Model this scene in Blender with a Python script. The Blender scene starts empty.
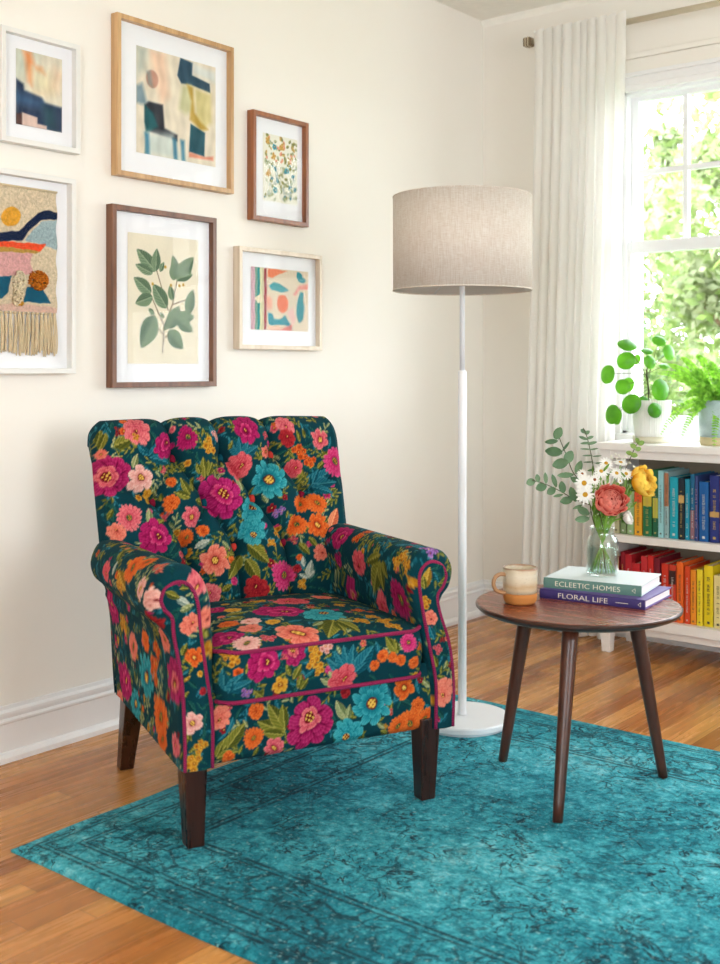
import bpy, math, random
import numpy as np
from mathutils import Vector, Matrix
random.seed(11); rng = np.random.default_rng(11)
SC = bpy.context.scene; COL = SC.collection
RV = np.array([.7785, .6277, 0.])      # two handy horizontal directions of the room: along the seating group ...
BV = np.array([.6277, -.7785, 0.])     # ... and from the corner out into the room
UP = np.array([0, 0, 1.])

# ------------------------------------------------------------------ helpers
def lin(c):
    c = np.array(c, float)/255.
    return np.where(c <= .04045, c/12.92, ((c+.055)/1.055)**2.4)
def link(o, parent=None):
    COL.objects.link(o)
    if parent is not None: o.parent = parent
    return o
def tag(o, label=None, cat=None, group=None, kind=None):
    if label: o['label'] = label
    if cat: o['category'] = cat
    if group: o['group'] = group
    if kind: o['kind'] = kind
    return o
def thing(name, label, cat, loc=(0, 0, 0), rotz=0., group=None):
    o = bpy.data.objects.new(name, None); o.empty_display_size = .05
    o.location = loc; o.rotation_euler = (0, 0, rotz); COL.objects.link(o)
    return tag(o, label, cat, group)
class MB:
    def __init__(s): s.v = []; s.f = []; s.n = 0; s.c = []; s.hasc = False
    def add(s, V, Fc, col=None):
        V = np.asarray(V, float).reshape(-1, 3); s.v.append(V)
        s.f += [tuple(i+s.n for i in q) for q in Fc]; s.n += len(V)
        if col is not None: s.hasc = True
        c = np.ones((len(V), 3)) if col is None else np.broadcast_to(np.asarray(col, float), (len(V), 3))
        s.c.append(c); return s
    def box(s, x0, x1, y0, y1, z0, z1, M=None, col=None):
        V = np.array([(x, y, z) for x in (x0, x1) for y in (y0, y1) for z in (z0, z1)], float)
        if M is not None: V = xf(V, M)
        return s.add(V, [(0, 1, 3, 2), (4, 6, 7, 5), (0, 4, 5, 1), (2, 3, 7, 6), (0, 2, 6, 4), (1, 5, 7, 3)], col)
    def frustum(s, p0, a0, b0, p1, a1, b1, rot=0., col=None):
        c, q = math.cos(rot), math.sin(rot); V = []
        for p, a, b in ((p0, a0, b0), (p1, a1, b1)):
            for sx, sy in ((-1, -1), (1, -1), (1, 1), (-1, 1)):
                V.append((p[0]+c*sx*a-q*sy*b, p[1]+q*sx*a+c*sy*b, p[2]))
        return s.add(V, [(3, 2, 1, 0), (4, 5, 6, 7)]+[(i, (i+1) % 4, (i+1) % 4+4, i+4) for i in range(4)], col)
    def lathe(s, prof, n=48, M=None, col=None, close=False):
        prof = list(prof); V = []
        a = np.linspace(0, 2*math.pi, n, endpoint=False)
        for r, z in prof: V += [(r*math.cos(t), r*math.sin(t), z) for t in a]
        V = np.array(V)
        if M is not None: V = xf(V, M)
        Fc = []
        m = len(prof)
        for i in range(m if close else m-1):
            j = (i+1) % m
            for k in range(n): Fc.append((i*n+k, i*n+(k+1) % n, j*n+(k+1) % n, j*n+k))
        if not close:
            if prof[0][0] > 1e-6: Fc.append(tuple(reversed(range(n))))
            if prof[-1][0] > 1e-6: Fc.append(tuple(range((m-1)*n, m*n)))
        return s.add(V, Fc, col)
    def tube(s, path, r, n=10, col=None):
        P = np.array(path, float); m = len(P); rr = np.broadcast_to(np.asarray(r, float), (m,))
        T = np.gradient(P, axis=0); T /= np.maximum(np.linalg.norm(T, axis=1)[:, None], 1e-9)
        ref = np.array([0, 0, 1.]) if abs(T[0][2]) < .9 else np.array([1., 0, 0])
        u = np.cross(T[0], ref); u /= np.linalg.norm(u); V = []
        for i in range(m):
            u = u-T[i]*np.dot(u, T[i]); u /= np.linalg.norm(u); w = np.cross(T[i], u)
            for k in range(n):
                t = 2*math.pi*k/n; V.append(P[i]+rr[i]*(math.cos(t)*u+math.sin(t)*w))
        Fc = [(i*n+k, i*n+(k+1) % n, (i+1)*n+(k+1) % n, (i+1)*n+k) for i in range(m-1) for k in range(n)]
        Fc += [tuple(reversed(range(n))), tuple(range((m-1)*n, m*n))]
        return s.add(V, Fc, col)
    def grid(s, P, col=None, wrap=False):
        n, m = P.shape[:2]; i, j = np.meshgrid(np.arange(n-1), np.arange(m-1 if not wrap else m), indexing='ij')
        j2 = (j+1) % m
        q = np.stack([i*m+j, (i+1)*m+j, (i+1)*m+j2, i*m+j2], -1).reshape(-1, 4)
        return s.add(P.reshape(-1, 3), q.tolist(), None if col is None else col)
    def build(s, name, mat, parent=None, smooth=False, bevel=0, seg=2, sub=0):
        V = np.vstack(s.v); me = bpy.data.meshes.new(name)
        me.from_pydata(V.tolist(), [], s.f); me.update()
        if s.hasc:
            at = me.color_attributes.new('Col', 'FLOAT_COLOR', 'POINT')
            c = np.ones((len(V), 4), np.float32); c[:, :3] = np.vstack(s.c); at.data.foreach_set('color', c.ravel())
        if smooth: me.polygons.foreach_set('use_smooth', [True]*len(me.polygons))
        me.materials.append(mat); o = bpy.data.objects.new(name, me)
        if bevel:
            b = o.modifiers.new('bevel', 'BEVEL'); b.width = bevel; b.segments = seg; b.limit_method = 'ANGLE'; b.angle_limit = math.radians(40); b.harden_normals = False
        if sub:
            b = o.modifiers.new('sub', 'SUBSURF'); b.levels = b.render_levels = sub
        return link(o, parent)
def xf(V, M):
    M = np.array(M); V = np.asarray(V, float); return V@M[:3, :3].T+M[:3, 3]
def frame_to(z, p=(0, 0, 0), roll=0.):
    z = np.array(z, float); z /= np.linalg.norm(z)
    r = np.array([0, 0, 1.]) if abs(z[2]) < .95 else np.array([1., 0, 0])
    x = np.cross(r, z); x /= np.linalg.norm(x); y = np.cross(z, x)
    c, q = math.cos(roll), math.sin(roll); M = np.eye(4)
    M[:3, 0] = c*x+q*y; M[:3, 1] = -q*x+c*y; M[:3, 2] = z; M[:3, 3] = p; return M
def bez(p0, p1, p2, n=14):
    t = np.linspace(0, 1, n)[:, None]; p0, p1, p2 = map(np.array, (p0, p1, p2))
    return (1-t)**2*p0+2*t*(1-t)*p1+t*t*p2

# ------------------------------------------------------------------ node materials
class NT:
    def __init__(s, name):
        s.m = bpy.data.materials.new(name); s.m.use_nodes = True; s.t = s.m.node_tree; s.t.nodes.clear()
        s.out = s.t.nodes.new('ShaderNodeOutputMaterial')
    def n(s, typ, props=None, **inp):
        nd = s.t.nodes.new('ShaderNode'+typ)
        for k, v in (props or {}).items(): setattr(nd, k, v)
        for k, v in inp.items():
            key = int(k[1:]) if k[0] == '_' and k[1:].isdigit() else k.replace('_', ' ')
            s.set(nd.inputs[key], v)
        return nd
    def set(s, sock, v):
        if isinstance(v, bpy.types.NodeSocket): s.t.links.new(v, sock)
        elif isinstance(v, bpy.types.Node): s.t.links.new(v.outputs[0], sock)
        elif isinstance(v, (tuple, list, np.ndarray)):
            v = [float(q) for q in v]
            sock.default_value = v+[1.] if len(v) == 3 and sock.type == 'RGBA' else v
        else: sock.default_value = v
    def math(s, op, a, b=0., c=0., clamp=False):
        nd = s.n('Math', {'operation': op, 'use_clamp': clamp}, _0=a, _1=b)
        if op in ('MULTIPLY_ADD', 'SMOOTH_MIN', 'WRAP', 'COMPARE'): s.set(nd.inputs[2], c)
        return nd.outputs[0]
    def mix(s, f, a, b, blend='MIX'):
        nd = s.t.nodes.new('ShaderNodeMix'); nd.data_type = 'RGBA'; nd.blend_type = blend
        s.set(nd.inputs['Factor'], f); s.set(nd.inputs[6], a); s.set(nd.inputs[7], b); return nd.outputs[2]
    def ramp(s, f, stops):
        nd = s.t.nodes.new('ShaderNodeValToRGB'); s.set(nd.inputs[0], f); e = nd.color_ramp.elements
        while len(e) < len(stops): e.new(.5)
        for q, (p, c) in zip(e, stops):
            q.position = p; c = [c]*3 if isinstance(c, (int, float)) else list(c); q.color = c+[1.]
        return nd.outputs[0]
    def noise(s, vec, scale, detail=3., rough=.5, dist=0.):
        return s.n('TexNoise', Vector=vec, Scale=scale, Detail=detail, Roughness=rough, Distortion=dist).outputs[0]
    def obj(s): return s.n('TexCoord').outputs['Object']
    def geo(s): return s.n('NewGeometry').outputs['Position']
    def mapv(s, v, scale=(1, 1, 1), loc=(0, 0, 0), rot=(0, 0, 0)):
        return s.n('Mapping', Vector=v, Scale=scale, Location=loc, Rotation=rot).outputs[0]
    def bump(s, h, strength=.3, dist=.002): return s.n('Bump', Strength=strength, Distance=dist, Height=h).outputs[0]
    def pbr(s, col, rough=.5, metal=0., spec=.5, normal=None, **kw):
        nd = s.t.nodes.new('ShaderNodeBsdfPrincipled'); s.set(nd.inputs['Base Color'], col); s.set(nd.inputs['Roughness'], rough)
        s.set(nd.inputs['Metallic'], metal); s.set(nd.inputs['Specular IOR Level'], spec)
        if normal is not None: s.set(nd.inputs['Normal'], normal)
        for k, v in kw.items(): s.set(nd.inputs[k.replace('_', ' ')], v)
        return nd.outputs[0]
    def end(s, sh): s.t.links.new(sh if isinstance(sh, bpy.types.NodeSocket) else sh.outputs[0], s.out.inputs[0]); return s.m
def plain(name, rgb, rough=.5, spec=.5, metal=0., nz=.06, nscale=30., bump=0.):
    t = NT(name); v = t.obj(); c = lin(rgb); f = t.noise(v, nscale, 4.)
    col = t.mix(f, c*(1-nz), np.minimum(c*(1+nz), 1)); nm = t.bump(t.noise(v, nscale*6, 2.), bump, .001) if bump else None
    return t.end(t.pbr(col, rough, metal, spec, nm))
def wood(name, dark, light, axis=2, rough=.35, scale=1., spec=.5):
    t = NT(name); sc = [60*scale]*3; sc[axis] = 4*scale
    v = t.mapv(t.obj(), sc); a = t.noise(v, 1., 5., .6, .6); b = t.noise(t.mapv(t.obj(), [q*.25 for q in sc]), 1., 2.)
    col = t.mix(t.ramp(t.math('ADD', t.math('MULTIPLY', a, .65), t.math('MULTIPLY', b, .35)), [(.35, 0.), (.65, 1.)]), lin(dark), lin(light))
    return t.end(t.pbr(col, t.math('MULTIPLY_ADD', a, .15, rough-.07), 0., spec, t.bump(a, .08, .0005)))
def vcol(name, rough=.85, spec=.2, weave=0., amount=.12, sheen=0., scale=900.):
    t = NT(name); at = t.n('Attribute', {'attribute_name': 'Col'}).outputs[0]; v = t.obj()
    n1 = t.noise(v, scale*.35, 3., .7); col = t.mix(1., at, t.ramp(n1, [(.3, 1-amount), (.7, 1+amount)]), 'MULTIPLY')
    nm = t.bump(t.noise(v, scale, 2.), weave, .0008) if weave else None
    kw = dict(Sheen_Weight=sheen, Sheen_Roughness=.4) if sheen else {}
    return t.end(t.pbr(col, rough, 0., spec, nm, **kw))
def glassmat(name, tint=(1, 1, 1), refl=1.):
    t = NT(name); fc = t.n('LayerWeight', Blend=.5).outputs['Facing']; fr = t.math('MULTIPLY_ADD', t.math('POWER', fc, 5.), .96, .04)
    tr = t.n('BsdfTransparent', Color=list(tint)+[1.]); gl = t.n('BsdfGlossy', Color=(1, 1, 1, 1), Roughness=.0)
    return t.end(t.n('MixShader', _0=t.math('MULTIPLY', fr, refl), _1=tr.outputs[0], _2=gl.outputs[0]))
def leafmat(name, a, b, scale=25., rough=.4, trans=.35, bright=(150, 200, 60)):
    t = NT(name); f = t.noise(t.obj(), scale, 3.); col = t.mix(t.ramp(f, [(.35, 0.), (.65, 1.)]), lin(a), lin(b))
    p = t.pbr(col, rough, 0., .4); tl = t.n('BsdfTranslucent', Color=t.mix(.5, col, lin(bright)))
    return t.end(t.n('MixShader', _0=trans, _1=p, _2=tl.outputs[0]))

M = {}
# wall paint: warm cream with faint roller texture
t = NT('wall_paint'); v = t.geo(); nn = t.noise(v, 3., 4.)
M['wall'] = t.end(t.pbr(t.mix(nn, lin((240, 234, 223)), lin((244, 238, 229))), .75, 0., .25, t.bump(t.noise(v, 180., 3.), .06, .001)))
M['ceiling'] = plain('ceiling_paint', (244, 240, 230), .85, .2)
M['trim'] = plain('white_trim_paint', (240, 238, 236), .38, .4, nz=.01)
M['sash'] = plain('white_sash_paint', (238, 238, 238), .3, .4, nz=.01)
# oak strip floor, boards run along y
t = NT('oak_strip_floor'); v = t.geo(); sp = t.n('SeparateXYZ', Vector=v); x, y = sp.outputs[0], sp.outputs[1]
u = t.math('DIVIDE', x, .0605); row = t.math('FLOOR', u); fx = t.math('FRACT', u)
wn = t.n('TexWhiteNoise', {'noise_dimensions': '1D'}, W=row).outputs[0]
yy = t.math('ADD', t.math('DIVIDE', y, 1.05), t.math('MULTIPLY', wn, 9.7)); brd = t.math('FLOOR', yy); fy = t.math('FRACT', yy)
idn = t.n('TexWhiteNoise', {'noise_dimensions': '2D'}, Vector=t.n('CombineXYZ', X=row, Y=brd).outputs[0]); rid = idn.outputs[0]
gv = t.n('CombineXYZ', X=t.math('MULTIPLY', x, 46.), Y=t.math('MULTIPLY', y, 2.6), Z=t.math('MULTIPLY', rid, 37.)).outputs[0]
g1 = t.noise(gv, 1., 6., .62, .9); g2 = t.noise(t.n('CombineXYZ', X=t.math('MULTIPLY', x, 12.), Y=t.math('MULTIPLY', y, 1.2), Z=t.math('MULTIPLY', rid, 11.)).outputs[0], 1., 3., .5, 1.2)
base = t.ramp(rid, [(0., lin((158, 96, 48))), (.35, lin((196, 130, 68))), (.7, lin((214, 152, 84))), (1., lin((178, 110, 54)))])
gr = t.ramp(t.math('ADD', t.math('MULTIPLY', g1, .6), t.math('MULTIPLY', g2, .4)), [(.36, .64), (.48, .94), (.64, 1.12)])
col = t.mix(1., base, gr, 'MULTIPLY')
sx = t.math('MINIMUM', fx, t.math('SUBTRACT', 1., fx)); sy = t.math('MULTIPLY', t.math('MINIMUM', fy, t.math('SUBTRACT', 1., fy)), 17.)
seam = t.ramp(t.math('MINIMUM', sx, sy), [(.0, .38), (.022, 1.)])
col = t.mix(1., col, seam, 'MULTIPLY')
M['floor'] = t.end(t.pbr(col, t.math('MULTIPLY_ADD', g1, .14, .20), 0., .45, t.bump(t.math('ADD', t.math('MULTIPLY', g1, .3), seam), .12, .0012)))
M['grass'] = plain('lawn', (78, 96, 58), .9, .1, nz=.3, nscale=4.)
M['oak'] = wood('light_oak', (176, 132, 84), (212, 172, 122)); M['walnut'] = wood('walnut', (92, 56, 36), (134, 88, 60))
M['cherry'] = wood('cherry', (120, 68, 38), (168, 104, 62)); M['maple'] = wood('pale_maple', (206, 186, 160), (232, 216, 194))
M['whitewood'] = plain('white_frame_paint', (232, 230, 224), .45, .4, nz=.02)
M['matboard'] = plain('mat_board', (240, 240, 242), .85, .1, nz=.01)
M['print'] = vcol('printed_paper', .7, .2, amount=.05)
M['weaving'] = vcol('woven_wool', .95, .05, .9, .28, scale=420.)
M['fringe'] = plain('cream_yarn', (214, 194, 158), .95, .05, nz=.18, nscale=160., bump=.5)
M['glass'] = glassmat('picture_glass', refl=.09); M['window_glass'] = glassmat('window_glass', refl=.5)
M['fabric'] = vcol('floral_fabric', .92, .12, .55, .20, .0, scale=1300.)
M['piping'] = None
t = NT('magenta_cord'); v = t.obj(); wv = t.n('TexWave', {'bands_direction': 'DIAGONAL'}, Vector=v, Scale=150., Distortion=1.).outputs[1]
M['piping'] = t.end(t.pbr(t.mix(wv, lin((84, 10, 40)), lin((168, 40, 92))), .7, 0., .2, t.bump(wv, .5, .001)))
M['mahogany'] = wood('dark_mahogany', (30, 14, 10), (60, 30, 20), rough=.28)
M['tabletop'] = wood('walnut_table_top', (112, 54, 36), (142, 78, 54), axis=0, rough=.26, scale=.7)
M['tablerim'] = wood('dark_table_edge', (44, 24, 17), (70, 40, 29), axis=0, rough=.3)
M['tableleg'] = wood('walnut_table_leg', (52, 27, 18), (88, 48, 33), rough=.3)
M['lampmetal'] = plain('white_lamp_metal', (236, 236, 238), .35, .5, nz=.01)
# lamp shade linen
t = NT('linen_shade'); v = t.obj()
h1 = t.noise(t.mapv(v, (60, 60, 900)), 1., 2.); h2 = t.noise(t.mapv(v, (500, 500, 30)), 1., 2.); sl = t.noise(v, 22., 3.)
w = t.math('ADD', t.math('MULTIPLY', h1, .5), t.math('MULTIPLY', h2, .5))
c = t.mix(t.ramp(w, [(.35, 0.), (.62, 1.)]), lin((226, 212, 196)), lin((250, 244, 236))); c = t.mix(t.math('MULTIPLY', sl, .3), c, lin((214, 196, 176)))
M['linen'] = t.end(t.n('MixShader', _0=.30, _1=t.pbr(c, .9, 0., .1, t.bump(w, .3, .0008)), _2=t.n('BsdfTranslucent', Color=c).outputs[0]))
t = NT('shade_liner'); M['liner'] = t.end(t.n('MixShader', _0=.6, _1=t.n('BsdfDiffuse', Color=list(lin((246, 243, 238)))+[1.]).outputs[0], _2=t.n('BsdfTranslucent', Color=list(lin((250, 246, 240)))+[1.]).outputs[0]))
t = NT('sheer_curtain'); v = t.obj(); wv = t.noise(t.mapv(v, (400, 400, 400)), 1., 2.)
cc = t.mix(wv, lin((246, 243, 237)), lin((253, 251, 247)))
M['curtain'] = t.end(t.n('MixShader', _0=.12, _1=t.n('MixShader', _0=.42, _1=t.n('BsdfDiffuse', Color=cc).outputs[0], _2=t.n('BsdfTranslucent', Color=cc).outputs[0]).outputs[0], _2=t.n('BsdfTransparent').outputs[0]))
M['brass'] = plain('brushed_rod_metal', (206, 192, 166), .38, .5, .25, nz=.04); M['bronze'] = plain('bronze_end_cap', (126, 106, 80), .4, .5, .4)
M['shelfpaint'] = plain('white_bookcase_paint', (236, 230, 224), .45, .35, nz=.015); M['paper'] = plain('book_pages', (228, 218, 196), .9, .1, nz=.08, nscale=200.)
M['white_pages'] = plain('white_pages', (240, 236, 236), .9, .1, nz=.04, nscale=250.)
M['cream_ink'] = plain('cream_ink', (236, 228, 206), .6, .2, nz=.02); M['dark_ink'] = plain('dark_ink', (42, 34, 30), .6, .2, nz=.02)
M['soil'] = plain('potting_soil', (60, 44, 32), .95, .1, nz=.4, nscale=80., bump=.8)
M['stem'] = plain('green_stem', (124, 172, 64), .6, .3, nz=.15); M['darkstem'] = plain('brown_green_stem', (74, 72, 40), .6, .3, nz=.2)
M['pilea'] = leafmat('pilea_leaf', (48, 124, 22), (84, 160, 36), 18., .3, .28, (150, 220, 50))
M['fern'] = leafmat('fern_leaf', (62, 134, 28), (160, 216, 80), 60., .5, .45, (180, 235, 70))
M['euc'] = leafmat('eucalyptus_leaf', (52, 88, 50), (112, 142, 108), 14., .55, .2, (140, 170, 120))
M['eucy'] = leafmat('young_eucalyptus_leaf', (96, 128, 54), (130, 158, 78), 14., .55, .3, (150, 180, 90))
M['greens'] = leafmat('bouquet_greens', (58, 96, 34), (104, 142, 54), 40., .5, .25)
t = NT('flower_petal'); at_ = t.n('Attribute', {'attribute_name': 'Col'}).outputs[0]; M['petal'] = t.end(t.n('MixShader', _0=.35, _1=t.pbr(at_, .6, 0., .25), _2=t.n('BsdfTranslucent', Color=at_).outputs[0]))
M['bark'] = plain('tree_bark', (112, 92, 72), .9, .1, nz=.3, nscale=20., bump=.8)
M['tree_a'] = leafmat('tree_leaf_green', (84, 108, 48), (132, 150, 90), 2.2, .5, .4, (140, 158, 84))
M['tree_b'] = leafmat('tree_leaf_pale', (124, 138, 92), (162, 166, 134), 2.6, .5, .45, (160, 168, 124))
M['tree_c'] = leafmat('tree_leaf_deep', (48, 76, 30), (82, 108, 50), 2., .5, .3, (110, 138, 66))

SKY, SUN, EXPO = 11.8, 9, 0.

# ---- chair surfaces (local frame: x = width, y = depth to the back, z = up) ----
def catmull(P, n):
    P = np.array(P, float); out = []
    Q = np.vstack([2*P[0]-P[1], P, 2*P[-1]-P[-2]])
    for i in range(len(P)-1):
        a, b, c, d = Q[i:i+4]
        t = np.linspace(0, 1, n, endpoint=False)[:, None]
        out.append(.5*((2*b)+(-a+c)*t+(2*a-5*b+4*c-d)*t*t+(-a+3*b-3*c+d)*t**3))
    out.append(P[-1:]); return np.vstack(out)
def arclen(P):
    return np.concatenate([[0], np.cumsum(np.linalg.norm(np.diff(P, axis=0), axis=1))])
def resample(P, n):
    s = arclen(P); t = np.linspace(0, s[-1], n)
    return np.stack([np.interp(t, s, P[:, k]) for k in range(P.shape[1])], 1)
PANEL = {'L': [(-.265,.175),(-.266,.29),(-.281,.393),(-.293,.48),(-.300,.543),(-.318,.580),(-.345,.590),(-.372,.578),(-.382,.555),(-.374,.533),(-.357,.512),(-.353,.472),(-.336,.376),(-.329,.26),(-.328,.175)],
         'R': [(.311,.175),(.311,.29),(.290,.393),(.272,.48),(.264,.54),(.274,.571),(.300,.584),(.328,.572),(.340,.548),(.332,.522),(.316,.500),(.322,.46),(.350,.376),(.362,.28),(.360,.175)]}
BODY = {'L': [(-.262,.175),(-.258,.29),(-.256,.393),(-.256,.48),(-.264,.555),(-.295,.607),(-.34,.625),(-.385,.610),(-.408,.56),(-.398,.515),(-.372,.49),(-.350,.45),(-.341,.376),(-.335,.26),(-.334,.175)],
        'R': [(.302,.175),(.298,.29),(.273,.393),(.252,.48),(.242,.55),(.262,.597),(.302,.610),(.345,.602),(.369,.565),(.362,.52),(.340,.492),(.326,.46),(.354,.376),(.366,.28),(.364,.175)]}
def bottom_lift(y): return .035*np.clip(y, 0, .5)/.45
def arm_surface(side, ny=250, step=11):
    A = catmull(PANEL[side], step); B = catmull(BODY[side], step)
    q = arclen(B)
    rows = []; yy = []
    for k in range(9):                               # rounded front edge from the piped panel to the body
        t = k/8.; f = math.sin(t*math.pi/2)
        rows.append(A*(1-f)+B*f); yy.append(-.012+.034*(1-math.cos(t*math.pi/2)))
    for y in np.linspace(.022, .53, ny)[1:]:
        rows.append(B.copy()); yy.append(y)
    R = np.array(rows); Y = np.array(yy)[:, None]*np.ones((1, R.shape[1]))
    cx, cz = (-.335, .55) if side == 'L' else (.305, .545)
    taper = 1-.16*np.clip((Y-.02)/.5, 0, 1)          # the roll slims slightly to the back
    up = R[..., 1] > .47
    X = np.where(up, cx+(R[..., 0]-cx)*taper, R[..., 0]); Z = np.where(up, cz+(R[..., 1]-cz)*taper, R[..., 1])
    if side == 'R': Z = Z+np.where(up, .016*np.clip(Y/.5, 0, 1), 0)
    X = X+.0022*np.sin(Y*60+q[None]*14)*np.clip(1-Y/.2, 0, 1)*up  # gathers near the scroll
    Z = Z+bottom_lift(Y)*np.clip((.35-Z)/.175, 0, 1)
    e = np.clip((Y-.49)/.04, 0, 1)                    # rear edge turns in a little
    X = cx+(X-cx)*(1-.06*e*e)
    Yk = Y+.03*np.clip((Z-.2)/.3, 0, 1)*(Y/.53)-.025*(Y/.53)
    Y = np.where(Y > .05, Y+(Yk-Y)*np.clip((Y-.05)/.3, 0, 1), Y)
    return np.stack([X, Y, Z], -1), np.array(yy)[:, None]*np.ones((1, R.shape[1])), q[None]*np.ones((R.shape[0], 1))
BACK_PROFILE = catmull([(.455,.34),(.470,.43),(.513,.58),(.556,.73),(.580,.815),(.589,.850),(.607,.880),(.640,.896),(.682,.892),(.717,.868),(.730,.845),(.722,.81),(.700,.785),(.675,.75),(.655,.6),(.615,.4),(.585,.25),(.57,.2)], 12)
BUTTONS = [(-.150,.814),(-.012,.812),(.140,.815),(-.216,.702),(-.071,.694),(.070,.698),(.222,.701),(-.138,.571),(.002,.572),(.150,.574)]
def seg_dist(x, z, p, q):
    px, pz = p; dx, dz = q[0]-px, q[1]-pz
    t = np.clip(((x-px)*dx+(z-pz)*dz)/(dx*dx+dz*dz), 0, 1)
    return np.hypot(x-px-t*dx, z-pz-t*dz)
def back_tuft(x, z):
    B = BUTTONS
    strong = [(B[0],B[4]),(B[4],B[8]),(B[1],B[5]),(B[5],B[9]),(B[2],B[6]),(B[3],B[7]),
              (B[0],(-.172,1.0)),(B[1],(-.030,1.0)),(B[2],(.118,1.0)),(B[7],(-.12,.30)),(B[8],(.004,.30)),(B[9],(.15,.30))]
    weak = [(B[0],B[3]),(B[1],B[4]),(B[2],B[5]),(B[4],B[7]),(B[5],B[8]),(B[6],B[9]),(B[3],(-.36,.76)),(B[6],(.36,.76))]
    ds = np.min([seg_dist(x, z, *s) for s in strong], 0); dw = np.min([seg_dist(x, z, *s) for s in weak], 0)
    db = np.min([np.hypot(x-b[0], z-b[1]) for b in B], 0)
    puff = 1-.62*np.exp(-ds/.011)-.42*np.exp(-dw/.012)
    return .030*puff-.012+.010*(1-np.exp(-(np.minimum(ds, dw)/.03)**2))-.022*np.exp(-(db/.016)**1.3)-.010*np.exp(-ds/.0045)-.006*np.exp(-dw/.004)
def back_surface(nx=300, nt=420, hw=.362):
    P = resample(BACK_PROFILE, nt); s = arclen(P)
    T = np.gradient(P, axis=0); T /= np.linalg.norm(T, axis=1)[:, None]
    N = np.stack([-T[:, 1], T[:, 0]], 1)
    s0 = np.interp(.43, P[:60+nt//4, 1], s[:60+nt//4])
    zc = .43+(s-s0)*.96
    u = np.linspace(-1, 1, nx)
    w = hw*(1-.03*np.clip((.75-zc)/.4, 0, 1)-.045*np.clip((zc-.93)/.12, 0, 1)-.07*np.clip((zc-1.14)/.2, 0, 1)-.05*np.clip((.52-zc)/.08, 0, 1))
    X = w[:, None]*u[None]
    r = .032; e = np.clip((np.abs(X)-(w[:, None]-r))/r, 0, 1)
    inset = r*(1-np.sqrt(np.clip(1-e*e, 0, 1)))
    xo = X-.004
    tf = back_tuft(xo, zc[:, None]+0*X)*(.32+.68*np.clip((.96-zc)/.10, 0, 1))[:, None]*np.clip((1.10-zc)/.08, 0, 1)[:, None]*(1-e)
    crown = .012*np.clip(1-(X/hw)**2, 0, 1)*np.exp(-((zc-.93)/.06)**2)[:, None]
    off = tf-inset+crown*.6
    Y = P[:, 0][:, None]+N[:, 0][:, None]*off; Z = P[:, 1][:, None]+N[:, 1][:, None]*off
    return np.stack([X-.008, Y, Z], -1), X-.008, zc[:, None]+0*X
CX0, CX1, CY0, CY1, CZ0, CZ1 = -.252, .272, -.030, .475, .315, .425
def cushion_outline(n=400, g=0.):
    r = .045; x0, x1, y0, y1 = CX0-g, CX1+g, CY0-g, CY1+g; pts = []
    for cx, cy, a0 in ((x0+r, y0+r, math.pi), (x1-r, y0+r, 1.5*math.pi), (x1-r, y1-r, 0), (x0+r, y1-r, .5*math.pi)):
        for k in range(13):
            a = a0+k/12*math.pi/2; pts.append((cx+r*math.cos(a), cy+r*math.sin(a)))
    pts.append(pts[0]); return resample(np.array(pts), n)
def crown_z(x, y):
    u = (x-(CX0+CX1)/2)/((CX1-CX0)/2); v = (y-(CY0+CY1)/2)/((CY1-CY0)/2)
    return CZ1+.034*(np.clip(1-u*u, 0, 1)**.5)*(np.clip(1-np.abs(v)**3, 0, 1)**.6)+.006*u*0
def cushion_top(n=260):
    u = np.linspace(-1, 1, n); U, V = np.meshgrid(u, u, indexing='ij')
    r = .045; hx, hy = (CX1-CX0)/2, (CY1-CY0)/2
    x, y = U*hx, V*hy
    dx, dy = np.abs(x)-(hx-r), np.abs(y)-(hy-r)
    c = (dx > 0) & (dy > 0); d = np.hypot(dx, dy); m = np.maximum(dx, dy)
    k = np.where(c & (d > 0), m/np.maximum(d, 1e-9), 1)
    x = np.where(c, np.sign(x)*(hx-r+dx*k), x); y = np.where(c, np.sign(y)*(hy-r+dy*k), y)
    X = x+(CX0+CX1)/2; Y = y+(CY0+CY1)/2
    return np.stack([X, Y, crown_z(X, Y)], -1), X, Y
def cushion_band(n=700, m=50):
    O = cushion_outline(n); s = arclen(O); t = np.linspace(0, 1, m)
    nrm = np.gradient(O, axis=0); nrm = np.stack([nrm[:, 1], -nrm[:, 0]], 1); nrm /= np.maximum(np.linalg.norm(nrm, axis=1)[:, None], 1e-9)
    g = .008*np.sin(math.pi*t)
    X = O[:, 0][:, None]+nrm[:, 0][:, None]*g; Y = O[:, 1][:, None]+nrm[:, 1][:, None]*g
    Z = (CZ0+(CZ1-CZ0)*t)[None]+0*X
    k = np.argmin(np.abs(O[:, 0]-(CX0+.045))+np.abs(O[:, 1]-CY0))
    a = (s-s[k])+CX0+.045
    return np.stack([X, Y, Z], -1), a[:, None]+0*X, Z
def rail_surface(nx=260, nz=70):
    x = np.linspace(-.28, .325, nx); z = np.linspace(.172, .335, nz)
    X, Z = np.meshgrid(x, z, indexing='ij'); Y = .004-.004*np.sin((Z-.17)/.165*math.pi)+.012*np.clip((.19-Z)/.018, 0, 1)**2
    return np.stack([X, Y, Z], -1), X, Z
def panel_surface(side, n=150, m=30):
    A = catmull(PANEL[side], 11); K = len(A); h = K//2
    L = resample(A[:h+1], n); R = resample(A[h:][::-1], n)
    t = np.linspace(0, 1, m)[None, :, None]
    P = L[:, None]*(1-t)+R[:, None]*t
    e = 4*t[..., 0]*(1-t[..., 0])
    Y = -.012-.006*e+0*P[..., 0]
    return np.stack([P[..., 0], Y, P[..., 1]], -1), P[..., 0], P[..., 1]
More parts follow.
